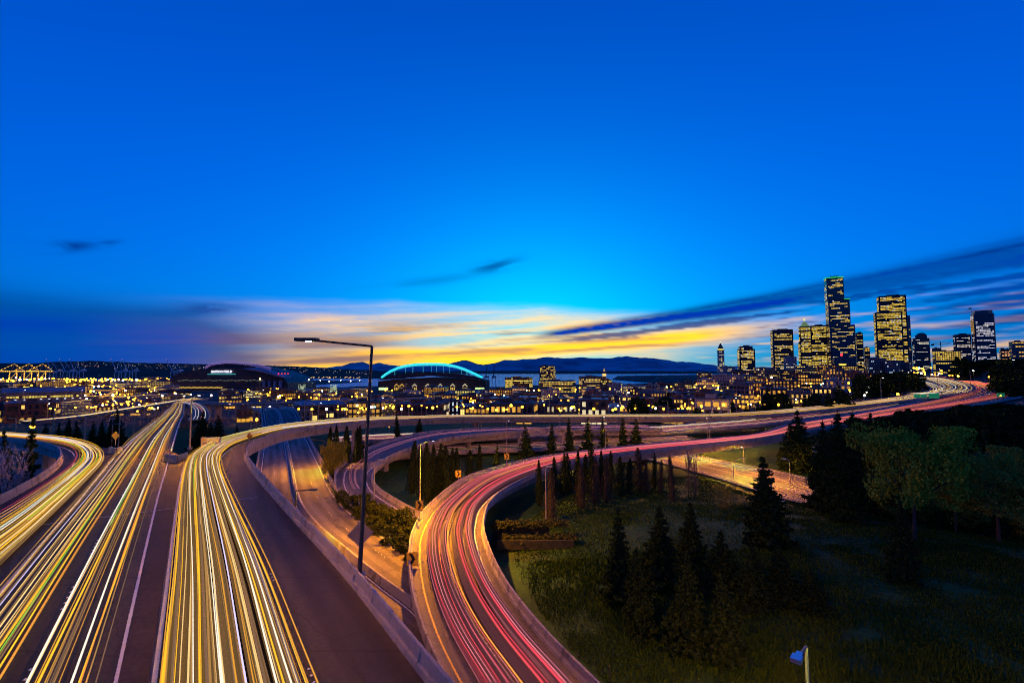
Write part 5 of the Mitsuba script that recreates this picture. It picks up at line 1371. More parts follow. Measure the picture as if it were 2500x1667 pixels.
    building('apartment_block' if 'apart' in lab or 'flats' in lab else 'office_block', lab, 'building', x0, x1, top, d, wl, lit=lt, color=c, rot=-12 if (x0 * 7) % 3 == 0 else 14, run=.75 if 'glass' in wl or lt > .5 else .25, bay=3.0 if far else 3.6, floor=3.7, fill=.9 if 'glass' in wl else .6, bands=lt > .5, single=not far, roof='roof_blue' if d < 700 else 'roof_dark')
# curved front building by the viaduct
t = thing('curved_building', 'low building with a curved front and a row of lit windows', 'building')
c = at(1478, 1006, 330); zg = terrain(c[0], c[1]) - 1; zt = at(1478, 994, 330)[2]
k = np.linspace(math.radians(185), math.radians(300), 15)
arc = np.column_stack([c[0] + 13 * np.cos(k) * 1.25, c[1] + 12 + 13 * np.sin(k)])
part(t, 'wall', prism(np.vstack([arc, [[c[0] + 12, c[1] + 22], [c[0] - 14, c[1] + 22]]]), zg, zt), 'facade_tan')
part(t, 'roof', prism(np.vstack([(arc - arc.mean(0)) * 1.05 + arc.mean(0), [[c[0] + 13, c[1] + 23], [c[0] - 15, c[1] + 23]]]), zt, zt + .7), 'roof_blue')
for i in range(14):
    a, b = arc[i], arc[i + 1]; m = (a + b) / 2; e = b - a
    part(t, 'window', turn(boxes([(0, 0, zt - 2.6, np.hypot(*e) * .6, .2, 2.2)]), math.atan2(e[1], e[0]), (m[0], m[1], 0)), 'emit_mat' if i % 4 else 'glass_dark', emit=(1.0, .72, .14) if i % 4 else None)
# clock tower with a pyramid spire
t = thing('clock_tower', 'small clock tower with a golden pyramid spire behind the vaulted office', 'tower')
S = Site(1470, 1480, 960, 10, 1)
part(t, 'shaft', S.put(boxes([(0, 0, S.z(930), S.w * .8, S.w * .8, 40)])), 'facade_tan')
part(t, 'lantern', S.put(boxes([(0, 0, S.z(915), S.w * .9, S.w * .9, 5)])), 'emit_mat', emit=(1.3, .8, .2))
w = S.w * .8
part(t, 'roof', S.put((np.array([(-w / 2, -w / 2, S.z(912)), (w / 2, -w / 2, S.z(912)), (w / 2, w / 2, S.z(912)), (-w / 2, w / 2, S.z(912)), (0, 0, S.z(898))]), np.array([[0, 1, 4], [1, 2, 4], [2, 3, 4], [3, 0, 4]]))), 'gold', emit=(.5, .30, .05))
# vaulted flank
t = thing('vaulted_hall', 'dark barrel vaulted hall with curved lit windows beside the clock tower', 'building')
S = Site(1466, 1503, 925, 0, 1.0)
k = np.linspace(0, np.pi / 2, 9)
poly = np.vstack([np.column_stack([-S.w / 2 + np.sin(k) * S.w, S.z(950) + np.cos(k) * (S.z(920) - S.z(950))]), [[S.w / 2, S.ground - 1], [-S.w / 2, S.ground - 1]]])
n = len(poly)
v = np.vstack([np.column_stack([poly[:, 0], np.full(n, y), poly[:, 1]]) for y in (-S.dep / 2, S.dep / 2)])
part(t, 'wall', S.put((v, np.array([[0, i + 1, i] for i in range(1, n - 1)] + [[n, n + i, n + i + 1] for i in range(1, n - 1)] + [[i, (i + 1) % n, (i + 1) % n + n] for i in range(n)] + [[i, (i + 1) % n + n, i + n] for i in range(n)]))), 'glass_dark')
part(t, 'lit_windows', S.put(boxes([(-S.w / 2 + S.w * .04 + j * 3.0 + 1, -S.dep / 2 - .1, S.z(950) + i * 4.2 - 14, 2.2, .3, 1.8) for i in range(8) for j in range(10) if (i * 7 + j * 5) % 3 and (j * 3) / S.w < math.sqrt(max(0, 1 - (max(0, i * 4.2 - 14 + 2) / (S.z(920) - S.z(950))) ** 2)) * .92])), 'emit_mat', emit=(1.0, .78, .14), kind='stuff')

# ---------------------------------------------------------------- stadiums, port, garages
def extrude_xz(px, d, depth, base=None):
    """An outline seen face on, d metres ahead, given real depth."""
    p = np.array([at(a, b, d) for a, b in px])
    n = len(p)
    v = np.vstack([p, p * [1 + depth / d, 1, 1] + [0, depth, 0]])
    import shapely
    m = trimesh.creation.extrude_polygon(shapely.Polygon(p[:, [0, 2]]).buffer(0), depth, engine='earcut')
    w = np.array(m.vertices)
    return np.column_stack([w[:, 0], d + w[:, 2], w[:, 1]]), np.array(m.faces)[:, ::-1]


def standing(text, height, depth=.4):
    m = meshkit.text_mesh(text, height, depth, bold=True)
    v = np.array(m.vertices)
    v[:, 0] -= (v[:, 0].min() + v[:, 0].max()) / 2
    return np.column_stack([v[:, 0], -v[:, 2], v[:, 1]]), np.array(m.faces)


d = 1120
bp = thing('ballpark', 'large dark ballpark with an illuminated name sign and an arched roof truss', 'stadium')
part(bp, 'wall', extrude_xz([(418, 965), (418, 921), (430, 913), (450, 908), (500, 901), (540, 898), (600, 899), (640, 905), (680, 919), (702, 934), (704, 965)], d, 160), 'facade_dark')
part(bp, 'grandstand_roof', extrude_xz([(590, 900), (606, 897), (650, 905), (690, 919), (690, 922), (640, 909)], d - 14, 40), 'steel_dull')
up = [(500, 896), (512, 888), (528, 883.5), (548, 881.5), (570, 881.5), (595, 884), (620, 888), (642, 892.5), (662, 898)]
lo = [(x, y + 5.5) for x, y in up]
U, Lw = np.array([at(x, y, d + 30) for x, y in up]), np.array([at(x, y, d + 30) for x, y in lo])
q = np.linspace(0, 1, 33)
U = np.column_stack([np.interp(q, np.linspace(0, 1, 9), U[:, i]) for i in range(3)]); Lw = np.column_stack([np.interp(q, np.linspace(0, 1, 9), Lw[:, i]) for i in range(3)])
part(bp, 'truss_chord', tube(U, .55, 5), 'steel_white', emit=(.20, .09, .26)); part(bp, 'truss_chord', tube(Lw, .45, 5), 'steel_white', emit=(.12, .05, .17))  # pinkish purple light on the steel put in as faint emission
part(bp, 'truss_web', join(*[tube([U[i], Lw[i + 1]], .35, 4) for i in range(32)], *[tube([Lw[i], U[i + 1]], .35, 4) for i in range(32)]), 'steel_white', emit=(.12, .06, .17), kind='stuff')  # web glows too, in place of light falling on it
part(bp, 'roof', extrude_xz([(505, 901), (512, 893), (550, 887), (600, 889), (660, 900)], d + 34, 60), 'facade_dark')
c = at(541, 909.5, d - 3)
part(bp, 'sign_letters', turn(standing('SAFECO FIELD', 5.2, 1.0), 0, c), 'emit_mat', emit=(1.25, 1.25, 1.5), label='white lit letters reading SAFECO FIELD')
c = at(541, 913, d - 2)
part(bp, 'sign_ledge', boxes([(c[0], c[1], c[2], 68, 1.5, 2.6)]), 'emit_mat', emit=(.03, .28, .30), label='teal lit ledge under the letters')
c = at(520, 929, d - 2)
part(bp, 'concourse_light', boxes([(c[0] + i * 9.0, c[1], c[2] + (i % 3) * .4, 6.5, 1, .9) for i in range(-9, 14)]), 'emit_mat', emit=(.20, .24, .17), kind='stuff')
c = at(480, 946.5, d - 6)
part(bp, 'arcade_light', boxes([(c[0] + i * 4.6, c[1], c[2] + ((i * 7) % 3) * .5, 3.3, 1, 2.0) for i in range(-13, 14)]), 'emit_mat', emit=(1.0, .62, .10), kind='stuff')
c = at(645, 940, d - 4)
part(bp, 'stair_tower', boxes([(c[0] + i * 13, c[1], c[2] - 3, 6, 6, 26) for i in (0, 1, 2, 3)]), 'steel_dull', kind='stuff')
part(bp, 'red_beacon', boxes([(*at(x, 912, d - 8), 2.2, 1, 2.2) for x in (680, 688, 696, 703)]), 'emit_mat', emit=(3, .05, .1), kind='stuff')

d = 1080
st = thing('stadium', 'stadium with a teal lit arch over its dark roof', 'stadium')
part(st, 'wall', extrude_xz([(923, 972), (923, 931), (960, 926), (1050, 922), (1140, 926), (1186, 931), (1186, 972)], d, 190), 'facade_brown')
part(st, 'roof', extrude_xz([(919, 928), (945, 919), (990, 911), (1050, 908), (1110, 911), (1160, 919), (1190, 928), (1160, 926), (1050, 917), (945, 926)], d - 12, 60), 'facade_dark')
arc = [(931, 921), (942, 912.5), (954, 905), (970, 898), (987, 893), (1010, 889.5), (1036, 888), (1062, 887.8), (1085, 889), (1102, 891.5), (1117, 895), (1132, 900), (1146, 906), (1162, 913), (1178, 921.5)]
A = np.array([at(x, y, d + 8) for x, y in arc]); B = np.array([at(x, y + 3.4, d + 8) for x, y in arc])
part(st, 'arch', tube(A, 2.2, 6), 'steel_white', emit=(.02, .80, .80), label='teal lit upper arch')
part(st, 'arch', tube(B, 1.4, 6), 'steel_white', emit=(.01, .48, .50), label='dimmer teal lower arch')
for x in (964, 990, 1008, 1033, 1054, 1065, 1082, 1097, 1126, 1140):
    y0 = np.interp(x, [a for a, _ in arc], [b for _, b in arc]) + 1; y1 = np.interp(x, [919, 945, 990, 1050, 1110, 1160, 1190], [928, 919, 911, 908, 911, 919, 928])
    part(st, 'hanger', tube([at(x, y0, d + 8), at(x, y1 + 1, d + 8)], .5, 4), 'steel_white', emit=(.02, .34, .36))
for x in (968, 981, 1012, 1044, 1075, 1105, 1135):
    c = at(x, 941, d - 4)
    part(st, 'gable_light', join(tube([c + [-5.5, 0, -2.5], c + [0, 0, 3.5]], .55, 4), tube([c + [5.5, 0, -2.5], c + [0, 0, 3.5]], .55, 4)), 'emit_mat', emit=(1.1, .95, .6) if x > 1000 else (1.2, .7, .1))
    part(st, 'doorway', boxes([(c[0] + k, c[1], c[2] - 7.5, 2.2, 1, 5.5) for k in (-4, 0, 4)]), 'emit_mat', emit=(.8, .5, .08), kind='stuff')
for x, col in ((936, (.75, 1.0, .5)), (1171, (.75, 1.0, .35))):
    c = at(x, 949, d - 10)
    sc_ = part(st, 'video_board', boxes([(c[0], c[1], c[2], 21, 1.5, 6)]), 'emit_mat', emit=col)
    part(st, 'board_frame', boxes([(c[0], c[1] + 1.6, c[2] - 1, 24, 1.5, 10)]), 'steel_dark')
part(st, 'gate_light', boxes([(*at(x, 955 + (i * 5) % 7, d - 12), 6, 1, 1.6) for i, x in enumerate(range(950, 1180, 9))]), 'emit_mat', emit=(.5, .35, .08), kind='stuff')


def sts_crane(label, px, d, base_z, scale, lit, raised, m, group):
    """A container crane: portal legs, tall apex frame, boom level or raised."""
    t = thing('container_crane', label, 'crane', group)
    c = at(px, 930, d); x, y = c[0], c[1]; s = scale
    legs = [(sx, sy) for sx in (-15, 15) for sy in (-9, 9)]
    for sx, sy in legs: part(t, 'leg', tube([[x + sx * s, y + sy * s, base_z], [x + sx * s * .9, y + sy * s, base_z + 46 * s]], 1.2 * s, 4), m)
    part(t, 'cross_beam', join(*[tube([[x - 15 * s, y + sy * s, base_z + h * s], [x + 15 * s, y + sy * s, base_z + h * s]], .9 * s, 4) for sy in (-9, 9) for h in (12, 45)], tube([[x - 15 * s, y - 9 * s, base_z + 12 * s], [x + 14 * s, y - 9 * s, base_z + 45 * s]], .6 * s, 4)), m)
    apex = np.array([x - 8 * s, y, base_z + 78 * s])
    part(t, 'apex_frame', join(tube([[x - 14 * s, y - 7 * s, base_z + 46 * s], apex], .8 * s, 4), tube([[x + 4 * s, y + 7 * s, base_z + 46 * s], apex], .8 * s, 4)), m)
    rear = np.array([x + 34 * s, y, base_z + 48 * s])
    hinge = np.array([x - 15 * s, y, base_z + 48 * s])
    tip = hinge + (np.array([-58 * s, 0, 0]) if not raised else np.array([-26 * s, 0, 48 * s]))
    part(t, 'boom', join(tube([hinge, tip], 1.3 * s, 4), tube([hinge + [0, 0, 2.5 * s], tip], .5 * s, 4)), m)
    part(t, 'back_girder', tube([hinge, rear], 1.4 * s, 4), m)
    part(t, 'machine_house', boxes([(x + 22 * s, y, base_z + 52 * s, 14 * s, 8 * s, 6 * s)]), m)
    part(t, 'stay', join(tube([apex, rear], .35 * s, 4), tube([apex, (hinge + tip) / 2], .35 * s, 4), tube([apex, tip], .35 * s, 4)), m)
    if lit:
        g = np.random.default_rng(int(px))
        pts = [hinge + (tip - hinge) * u + [0, -2, 0] for u in np.linspace(.05, .95, 8)] + [hinge + (rear - hinge) * u + [0, -2, 0] for u in np.linspace(.1, .9, 6)] + [[x + sx * s, y - 11 * s, base_z + h * s] for sx in (-15, 15) for h in (6, 14, 22, 30, 38)] + [[x + u * s, y - 11 * s, base_z + 12 * s] for u in (-10, -4, 4, 10)] + [apex + (tip - apex) * u for u in (.2, .4, .6, .8)] + [apex + (rear - apex) * u for u in (.25, .5, .75)]
        part(t, 'work_light', boxes([(*p, 2.6, 1, 2.6) for p in pts]), 'emit_mat', emit=(3.5, 1.6, .15), kind='stuff')
        part(t, 'light_strip', join(tube([hinge + [0, -2, -1], tip + [0, -2, -1]], .7, 4), tube([hinge + [0, -2, -1], rear + [0, -2, -1]], .7, 4), tube([apex + [0, -1.5, 0], tip], .5, 4), tube([apex + [0, -1.5, 0], rear], .5, 4), *[tube([[x + sx * s, y - 11 * s, base_z], [x + sx * s * .9, y - 11 * s, base_z + 46 * s]], .9, 4) for sx in (-15, 15)], tube([[x - 15 * s, y - 11 * s, base_z + 12 * s], [x + 14 * s, y - 11 * s, base_z + 45 * s]], .6, 4)), 'emit_mat', emit=(1.15, .56, .05), kind='stuff')  # added glow along the members, in place of floodlit steel
    else:
        part(t, 'tip_light', boxes([(*tip, 2, 1, 2)]), 'emit_mat', emit=(1.5, .5, .5))
    return t


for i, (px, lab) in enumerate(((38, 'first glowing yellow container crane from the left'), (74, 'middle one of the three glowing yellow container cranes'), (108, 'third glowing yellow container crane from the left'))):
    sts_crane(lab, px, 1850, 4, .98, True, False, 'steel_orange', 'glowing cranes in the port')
for px, lab in ((133, 'dull crane with raised boom just right of the glowing cranes'), (166, 'second dull crane with raised boom behind the glowing cranes'), (190, 'third dull crane with raised boom right of the glowing cranes'), (292, 'left one of two dull cranes standing alone before the hill'), (319, 'right one of two dull cranes standing alone before the hill'), (428, 'lone dull crane beside the ballpark')):
    sts_crane(lab, px, 1950, 4, 1.0, False, True, 'steel_white', 'idle cranes with raised booms')
for px, lab in ((1188, 'thin crane with upright boom right of the arched stadium'), (1206, 'second thin upright crane right of the arched stadium')):
    t = thing('harbour_crane', lab, 'crane', 'upright cranes by the arched stadium')
    x, y, _ = at(px, 930, 1320)
    for sx in (-5, 5): part(t, 'leg', tube([[x + sx, y, 2], [x + sx, y, 32]], .9, 4), 'steel_white')
    part(t, 'boom', tube([[x - 2, y, 30], [x + 1, y, at(px, 891, 1320)[2]]], 1.3, 4), 'steel_dark')
    part(t, 'cab', boxes([(x, y, 34, 13, 7, 6)]), 'steel_dull')


def garage(label, x0, x1, top, d, levels, color, gain, rot=8, h=None, cat='parking garage', wall='concrete', lit=.8):
    """Open decks: slabs and columns in front of lit ceilings."""
    t = thing('parking_garage', label, cat)
    S = Site(x0, x1, d, rot, .5); zt = S.z(top); zb = S.ground
    hh = (zt - zb) / levels
    g = np.random.default_rng(int(x0))
    for i in range(levels + 1):
        part(t, 'deck', S.put(boxes([(0, 0, zb + i * hh, S.w, S.dep, .5), (0, -S.dep / 2, zb + i * hh + .5, S.w, .25, .8)])), wall)
    part(t, 'column', S.put(boxes([(-S.w / 2 + S.w * j / 9, -S.dep / 2 + .5, (zb + zt) / 2, .6, .6, zt - zb) for j in range(10)])), wall, kind='stuff')
    rows = [(-S.w / 2 + (j + .5) * S.w / 22, -S.dep * .1, zb + (i + 1) * hh - .5, S.w / 30, .5, .35) for i in range(levels) for j in range(22) if g.random() < lit]
    part(t, 'ceiling_light', S.put(boxes(rows)), 'emit_mat', emit=np.array(color) * gain * 3, kind='stuff')
    part(t, 'back_wall', S.put(boxes([(0, S.dep * .2, (zb + zt) / 2, S.w, .4, zt - zb)])), 'facade_pale')
    rows = [(-S.w / 2 + (j + .5) * S.w / 26, S.dep * .19, zb + (i + .55) * hh, S.w / 30, .1, hh * .45) for i in range(levels) for j in range(26) if g.random() < lit * .8]
    part(t, 'lit_bay', S.put(boxes(rows)), 'emit_mat', emit=np.array(color) * gain, kind='stuff')
    return t, S, zt


tg, Sg, zg = garage('bright yellow garage with cars parked on its open top deck', 913, 1048, 984, 470, 3, (1.0, .70, .10), .85, rot=4)
carlib = {}


def car_mesh():
    side = [(-2.2, .35), (-2.2, .85), (-1.35, .95), (-.75, 1.42), (.75, 1.42), (1.45, .95), (2.2, .8), (2.2, .35)]
    import shapely
    m = trimesh.creation.extrude_polygon(shapely.Polygon(side), 1.7, engine='earcut'); v = np.array(m.vertices)
    return np.column_stack([v[:, 2] - .85, v[:, 0], v[:, 1]]), np.array(m.faces)[:, ::-1]


carlib['body'] = {c: mikit.ply(car_mesh(), c) for c in ('roof_metal', 'roof_blue', 'facade_dark', 'facade_pale')}
carlib['glass'] = mikit.ply(boxes([(0, -1.06, 1.15, 1.45, .5, .34), (0, 1.1, 1.15, 1.45, .5, .34), (-.86, 0, 1.16, .03, 1.6, .34), (.86, 0, 1.16, .03, 1.6, .34)]), 'glass_dark')
wheel = join(*[tube([[x, y, .33], [x + .2, y, .33]], .33, 10) for x in (-.9, .7) for y in (-1.35, 1.35)])
carlib['wheel'] = mikit.ply(wheel, 'sign_black')


def car(x, y, z, yaw, what, where, group):
    t = thing('parked_car', '', 'car', group)
    to = T().translate([float(x), float(y), float(z)]).rotate([0, 0, 1], math.degrees(yaw))
    k = ('roof_metal', 'roof_blue', 'facade_dark', 'facade_pale')[len(labels) % 4]
    part(t, 'body', carlib['body'][k], None, to=to); part(t, 'glass', carlib['glass'], None, to=to); part(t, 'wheels', carlib['wheel'], None, to=to)
    ranked(t, x / y, what, where)


for i in range(22):
    lx = -Sg.w / 2 + 2 + i * (Sg.w - 4) / 21
    p = Sg.put((np.array([[lx, -Sg.dep * .36 + (i % 2) * 6.5, 0]]), np.zeros((0, 3), int)))[0][0]
    car(p[0], p[1], zg + .3, Sg.yaw, 'parked car', 'on the yellow garage roof', 'cars on the garage roof')
for i in range(14):
    p = at(1090 + i * 7, 1010, 300 + (i % 3) * 14)
    car(p[0], p[1], terrain(p[0], p[1]) + .5, i * .2, 'parked car', 'in the lot behind the viaduct', 'cars in the lot behind the viaduct')
garage('dim long garage between the two glass drums', 715, 905, 951, 900, 5, (.65, .50, .16), .35, rot=3)
for px, lab in ((739, 'left one of two round glass stair drums on the long garage'), (816, 'right one of two round glass stair drums on the long garage')):
    t = thing('glass_drum', lab, 'stair tower')
    S = Site(px - 9, px + 9, 880, 0, 1); zt = S.z(953)
    ring = [(S.c[0] + S.w / 2 * math.cos(a), S.c[1] + S.w / 2 * math.sin(a)) for a in np.linspace(0, 2 * np.pi, 20, endpoint=False)]
    part(t, 'wall', prism(ring, S.ground - 1, zt), 'glass_blue')
    g = np.random.default_rng(px); cx, cy = S.c[:2]; r = S.w / 2 + .1
    part(t, 'lit_panes', join(*[turn(boxes([(0, 0, S.ground + 3 + k * 2.2, 1.6, .1, 1.7)]), a + math.pi / 2, (cx + r * math.cos(a), cy + r * math.sin(a), 0)) for k in range(9) for a in np.linspace(math.pi * 1.05, math.pi * 1.95, 12) if g.random() < .55]), 'emit_mat', emit=(.45, .55, .32), kind='stuff')
    part(t, 'roof', prism([(cx + (x - cx) * 1.06, cy + (y - cy) * 1.06) for x, y in ring], zt, zt + 1), 'roof_dark')
t = thing('lit_billboard', 'long pinkish white lit board on the garage between the glass drums', 'sign')
c = at(778, 957, 885)
part(t, 'panel', boxes([(c[0], c[1], c[2], 29, 1, 4.2)]), 'emit_mat', emit=(1.3, .95, 1.15)); part(t, 'frame', boxes([(c[0], c[1] + 1.2, c[2], 31, 1, 6)]), 'steel_dark')
garage('dim garage left of the arched stadium', 853, 899, 949, 820, 6, (.8, .62, .15), .5, rot=10)
garage('lit multi storey garage in the left flats', 152, 228, 984, 390, 5, (.9, .62, .16), .6, rot=8)
garage('small crowded lit deck below the ballpark', 540, 572, 950, 760, 6, (.9, .7, .12), .9, rot=8)
garage('long lit lot with rows of lamps right of the ballpark arcade', 575, 640, 955, 780, 3, (1.0, .8, .35), .9, rot=4)
t = thing('warehouse', 'long warehouse with a grey roof and a row of yellow windows on the left', 'warehouse')
S = Site(12, 214, 520, 3, .35); zt = S.z(957)
part(t, 'wall', S.put(boxes([(0, 0, (S.ground + zt) / 2, S.w, S.dep, zt - S.ground)])), 'facade_grey')
part(t, 'roof', S.put((np.array([(-S.w / 2 - 1, -S.dep / 2 - 1, zt), (S.w / 2 + 1, -S.dep / 2 - 1, zt), (S.w / 2 + 1, S.dep / 2 + 1, zt), (-S.w / 2 - 1, S.dep / 2 + 1, zt), (-S.w / 2 - 1, 0, zt + 5), (S.w / 2 + 1, 0, zt + 5)]), np.array([[0, 1, 5], [0, 5, 4], [2, 3, 4], [2, 4, 5], [0, 4, 3], [1, 2, 5]]))), 'roof_metal')
for i in range(24):
    k = (1.0, .8, .55, 1.15)[i % 4] * .8
    part(t, 'window', S.put(boxes([(-S.w * .44 + i * S.w * .037, -S.dep / 2 - .1, S.z(968), S.w * .030, .2, 2.0)])), 'emit_mat' if i % 9 != 4 else 'glass_dark', emit=(1.0 * k, .72 * k, .10 * k) if i % 9 != 4 else None)
part(t, 'yard_light', S.put(boxes([(-S.w * .45 + i * S.w * .1, -S.dep / 2 - 1, S.z(974), 1.6, .6, .7) for i in range(10)])), 'emit_mat', emit=(1.2, 1.2, 1.5), kind='stuff')
t, S, zb, zt = building('warehouse', 'shed with a bright green lit panel behind the long warehouse', 'warehouse', 55, 140, 946, 760, 'facade_grey', lit=.05, rot=4, ratio=.5)
part(t, 'sign', S.put(boxes([(-S.w * .36, -S.dep / 2 - .5, zt - 2.0, 13, .6, 3.4)])), 'emit_mat', emit=(.03, .95, .12), label='bright green lit panel')
building('warehouse', 'pale blank cube building at the left end of the yellow garage', 'building', 872, 913, 982, 465, 'facade_pale', lit=.02, rot=10, parapet=True)
for x0, x1, top, d, lab, wl in ((717, 800, 990, 330, 'blue roofed market shed left of the tall lamp post', 'facade_brown'), (770, 848, 988, 380, 'second blue roofed shed behind the market shed', 'facade_tan'), (1117, 1168, 993, 400, 'small hip roofed shop with yellow lit windows', 'facade_tan'), (14, 58, 985, 330, 'brown container shed at the left edge of the flats', 'facade_brick')):
    building('shed', lab, 'shed', x0, x1, top, d, wl, roof='roof_blue', floor=4.5, bay=4, lit=.45 if 'shop' in lab else .2, rot=6, ratio=.9, unit=False, hip=True, color=(1.1, .8, .2), single=True)

# ---------------------------------------------------------------- the low town in between
def clear(x, y, r):
    return road_tree.query([x, y])[0] > r


def fill(n, xr, dr_, what, where, seed, hgt=(6, 13), wid=(14, 42), lit=.25):
    g = np.random.default_rng(seed); done, spots = 0, []
    for _ in range(n * 12):
        if done >= n: break
        px, d = g.uniform(*xr), math.exp(g.uniform(math.log(dr_[0]), math.log(dr_[1])))
        p = at(px, 930, d); w = g.uniform(*wid) * (1 + d / 1500)
        if not clear(p[0], p[1] + w * .3, w * .75 + 7) or any(math.hypot(p[0] - a, p[1] - b) < (w + c) * .62 for a, b, c in spots): continue
        h = g.uniform(*hgt) * (1 + d / 2500)
        zt = terrain(p[0], p[1]) + h
        if terrain(p[0], p[1]) < 0: continue
        half = w * F / d / 2
        r = ray(px, 900); top = CY - F * math.tan(math.atan2(zt - CAMZ, d) - PITCH)
        wl = g.choice(['facade_brown', 'facade_tan', 'facade_grey', 'facade_brick', 'facade_pale', 'facade_dark', 'facade_brown', 'facade_brick'])
        col = [(1, .48, .05), (1.0, .62, .12), (1.0, .82, .45), (.6, .8, .9)][g.choice(4, p=[.55, .35, .07, .03])]
        rot, ratio = g.uniform(-16, 16), g.uniform(.5, 1.1)
        building('low_building', None, 'building', px - half, px + half, top, d, wl, roof=g.choice(['roof_dark', 'roof_blue', 'roof_dark', 'roof_dark']), floor=3.8, bay=g.uniform(2.6, 3.6), fill=g.uniform(.4, .75), gain=g.uniform(.5, 1.1), lit=min(.85, lit * g.choice([.8, 1.2, 1.7, 2.3])), rot=rot, ratio=ratio, color=col, run=.5, group=f'low buildings {where}', seed=int(g.integers(1e6)), rank=(f'{ {"facade_brown": "brown", "facade_tan": "tan", "facade_grey": "grey", "facade_brick": "brick", "facade_pale": "pale", "facade_dark": "dark"}[str(wl)] } low building', where))
        if g.random() < .92:
            t = [k for k in labels if k.startswith('low_building')][-1]; S = Site(px - half, px + half, d, rot, ratio)
            k = S.ground + 1.9
            part(t, 'shopfront', S.put(boxes([(j * S.w * .19, -S.dep / 2 - .15, k, S.w * .15, .3, 2.4) for j in (-2, -1, 0, 1, 2) if g.random() < .8] or [(0, -S.dep / 2 - .15, k, S.w * .2, .3, 2.4)])), 'emit_mat', emit=np.array(col) * g.uniform(.5, 1.1), kind='stuff')  # added glow strip that brings amber light to street level
        spots.append((p[0], p[1], w)); done += 1


fill(60, (-20, 430), (330, 1000), 'building', 'in the flats at the left', 21, lit=.4)
fill(26, (-20, 420), (1000, 1800), 'building', 'before the port', 22, (8, 16), (40, 90), lit=.45)
fill(44, (560, 1200), (320, 900), 'building', 'between the two stadiums', 23, lit=.42)
fill(44, (1200, 1780), (250, 900), 'building', 'below the bay', 24, (6, 14), (14, 30), lit=.38)
fill(30, (1700, 2110), (330, 1000), 'building', 'below the towers', 25, (9, 20), (16, 32), lit=.4)
# stacked containers in the port
for i in range(26):
    g = np.random.default_rng(900 + i)
    p = at(20 + i * 16, 935, 1500 + (i * 131) % 300)
    t = thing('container_stack', None, 'container stack', 'container stacks in the port')
    n = 3 + i % 4
    for k in range(n):
        part(t, 'container', boxes([(p[0] + (k % 2) * .4, p[1], 4.5 + 2.6 * k + 1.3, 24, 12, 2.5)]), ('facade_brick', 'roof_blue', 'facade_tan', 'steel_orange')[(i + k) % 4])
    ranked(t, 20 + i * 16, 'stack of shipping containers', 'in the port')

# ---------------------------------------------------------------- far lamps: pole and glowing head, each a thing
head_lib = {}


mass, poles = {}, []


def far_lamp(px, d, h, color, what, where, r=.55, group=None, py=None, own=True):
    p = at(px, 930, d); z = terrain(p[0], p[1])
    if z < -1: return
    if py is not None: h = max(4, at(px, py, d)[2] - z)
    if not own:
        k = tuple(np.round(np.asarray(color) / max(color), 2))
        mass.setdefault(k, []).append(turn(trimesh.creation.icosphere(subdivisions=1, radius=r * max(1, d / 420)), 0, (p[0], p[1], z + h)))
        poles.append(tube([[p[0], p[1], z - .3], [p[0], p[1], z + h - .4]], max(.10, d * .00022), 4))
        return
    t = thing('street_lamp', None, 'street lamp', group or f'lamps {where}')
    part(t, 'pole', tube([[p[0], p[1], z - .3], [p[0], p[1], z + h]], max(.10, d * .00022), 5), 'steel_orange')
    part(t, 'lamp_head', turn(trimesh.creation.icosphere(subdivisions=1, radius=r * max(1, d / 420)), 0, (p[0], p[1], z + h)), 'emit_mat', emit=color)
    ranked(t, px, what, where)


AMB, WHT, GRN = (10, 3.7, .2), (8, 7.2, 5.5), (2.5, 7, 5.5)
g = np.random.default_rng(31)
for (n, xr, dd, where) in ((230, (0, 430), (330, 1300), 'in the flats at the left'), (150, (0, 430), (1350, 1850), 'in the port yards'), (230, (600, 1200), (280, 1000), 'between the two stadiums'), (220, (1200, 1780), (240, 950), 'in the streets below the bay'), (90, (1750, 2120), (280, 900), 'below the towers'), (40, (2230, 2350), (480, 800), 'along the far highway')):
    k = 0
    for _ in range(n * 6):
        if k >= n: break
        px, d = g.uniform(*xr), math.exp(g.uniform(math.log(dd[0]), math.log(dd[1])))
        p = at(px, 930, d)
        if not clear(p[0], p[1], 8): continue
        c = (AMB, AMB, AMB, WHT, GRN)[g.choice(5, p=[.5, .2, .14, .13, .03])]
        far_lamp(px, d, g.uniform(8, 11) if d < 1300 else g.uniform(14, 24), np.array(c) * g.uniform(.5, 1.2), 'amber lamp' if c is AMB else 'white lamp' if c is WHT else 'green lamp', where, r=g.uniform(.45, .85), own=d < 620 and k < 60)
        k += 1
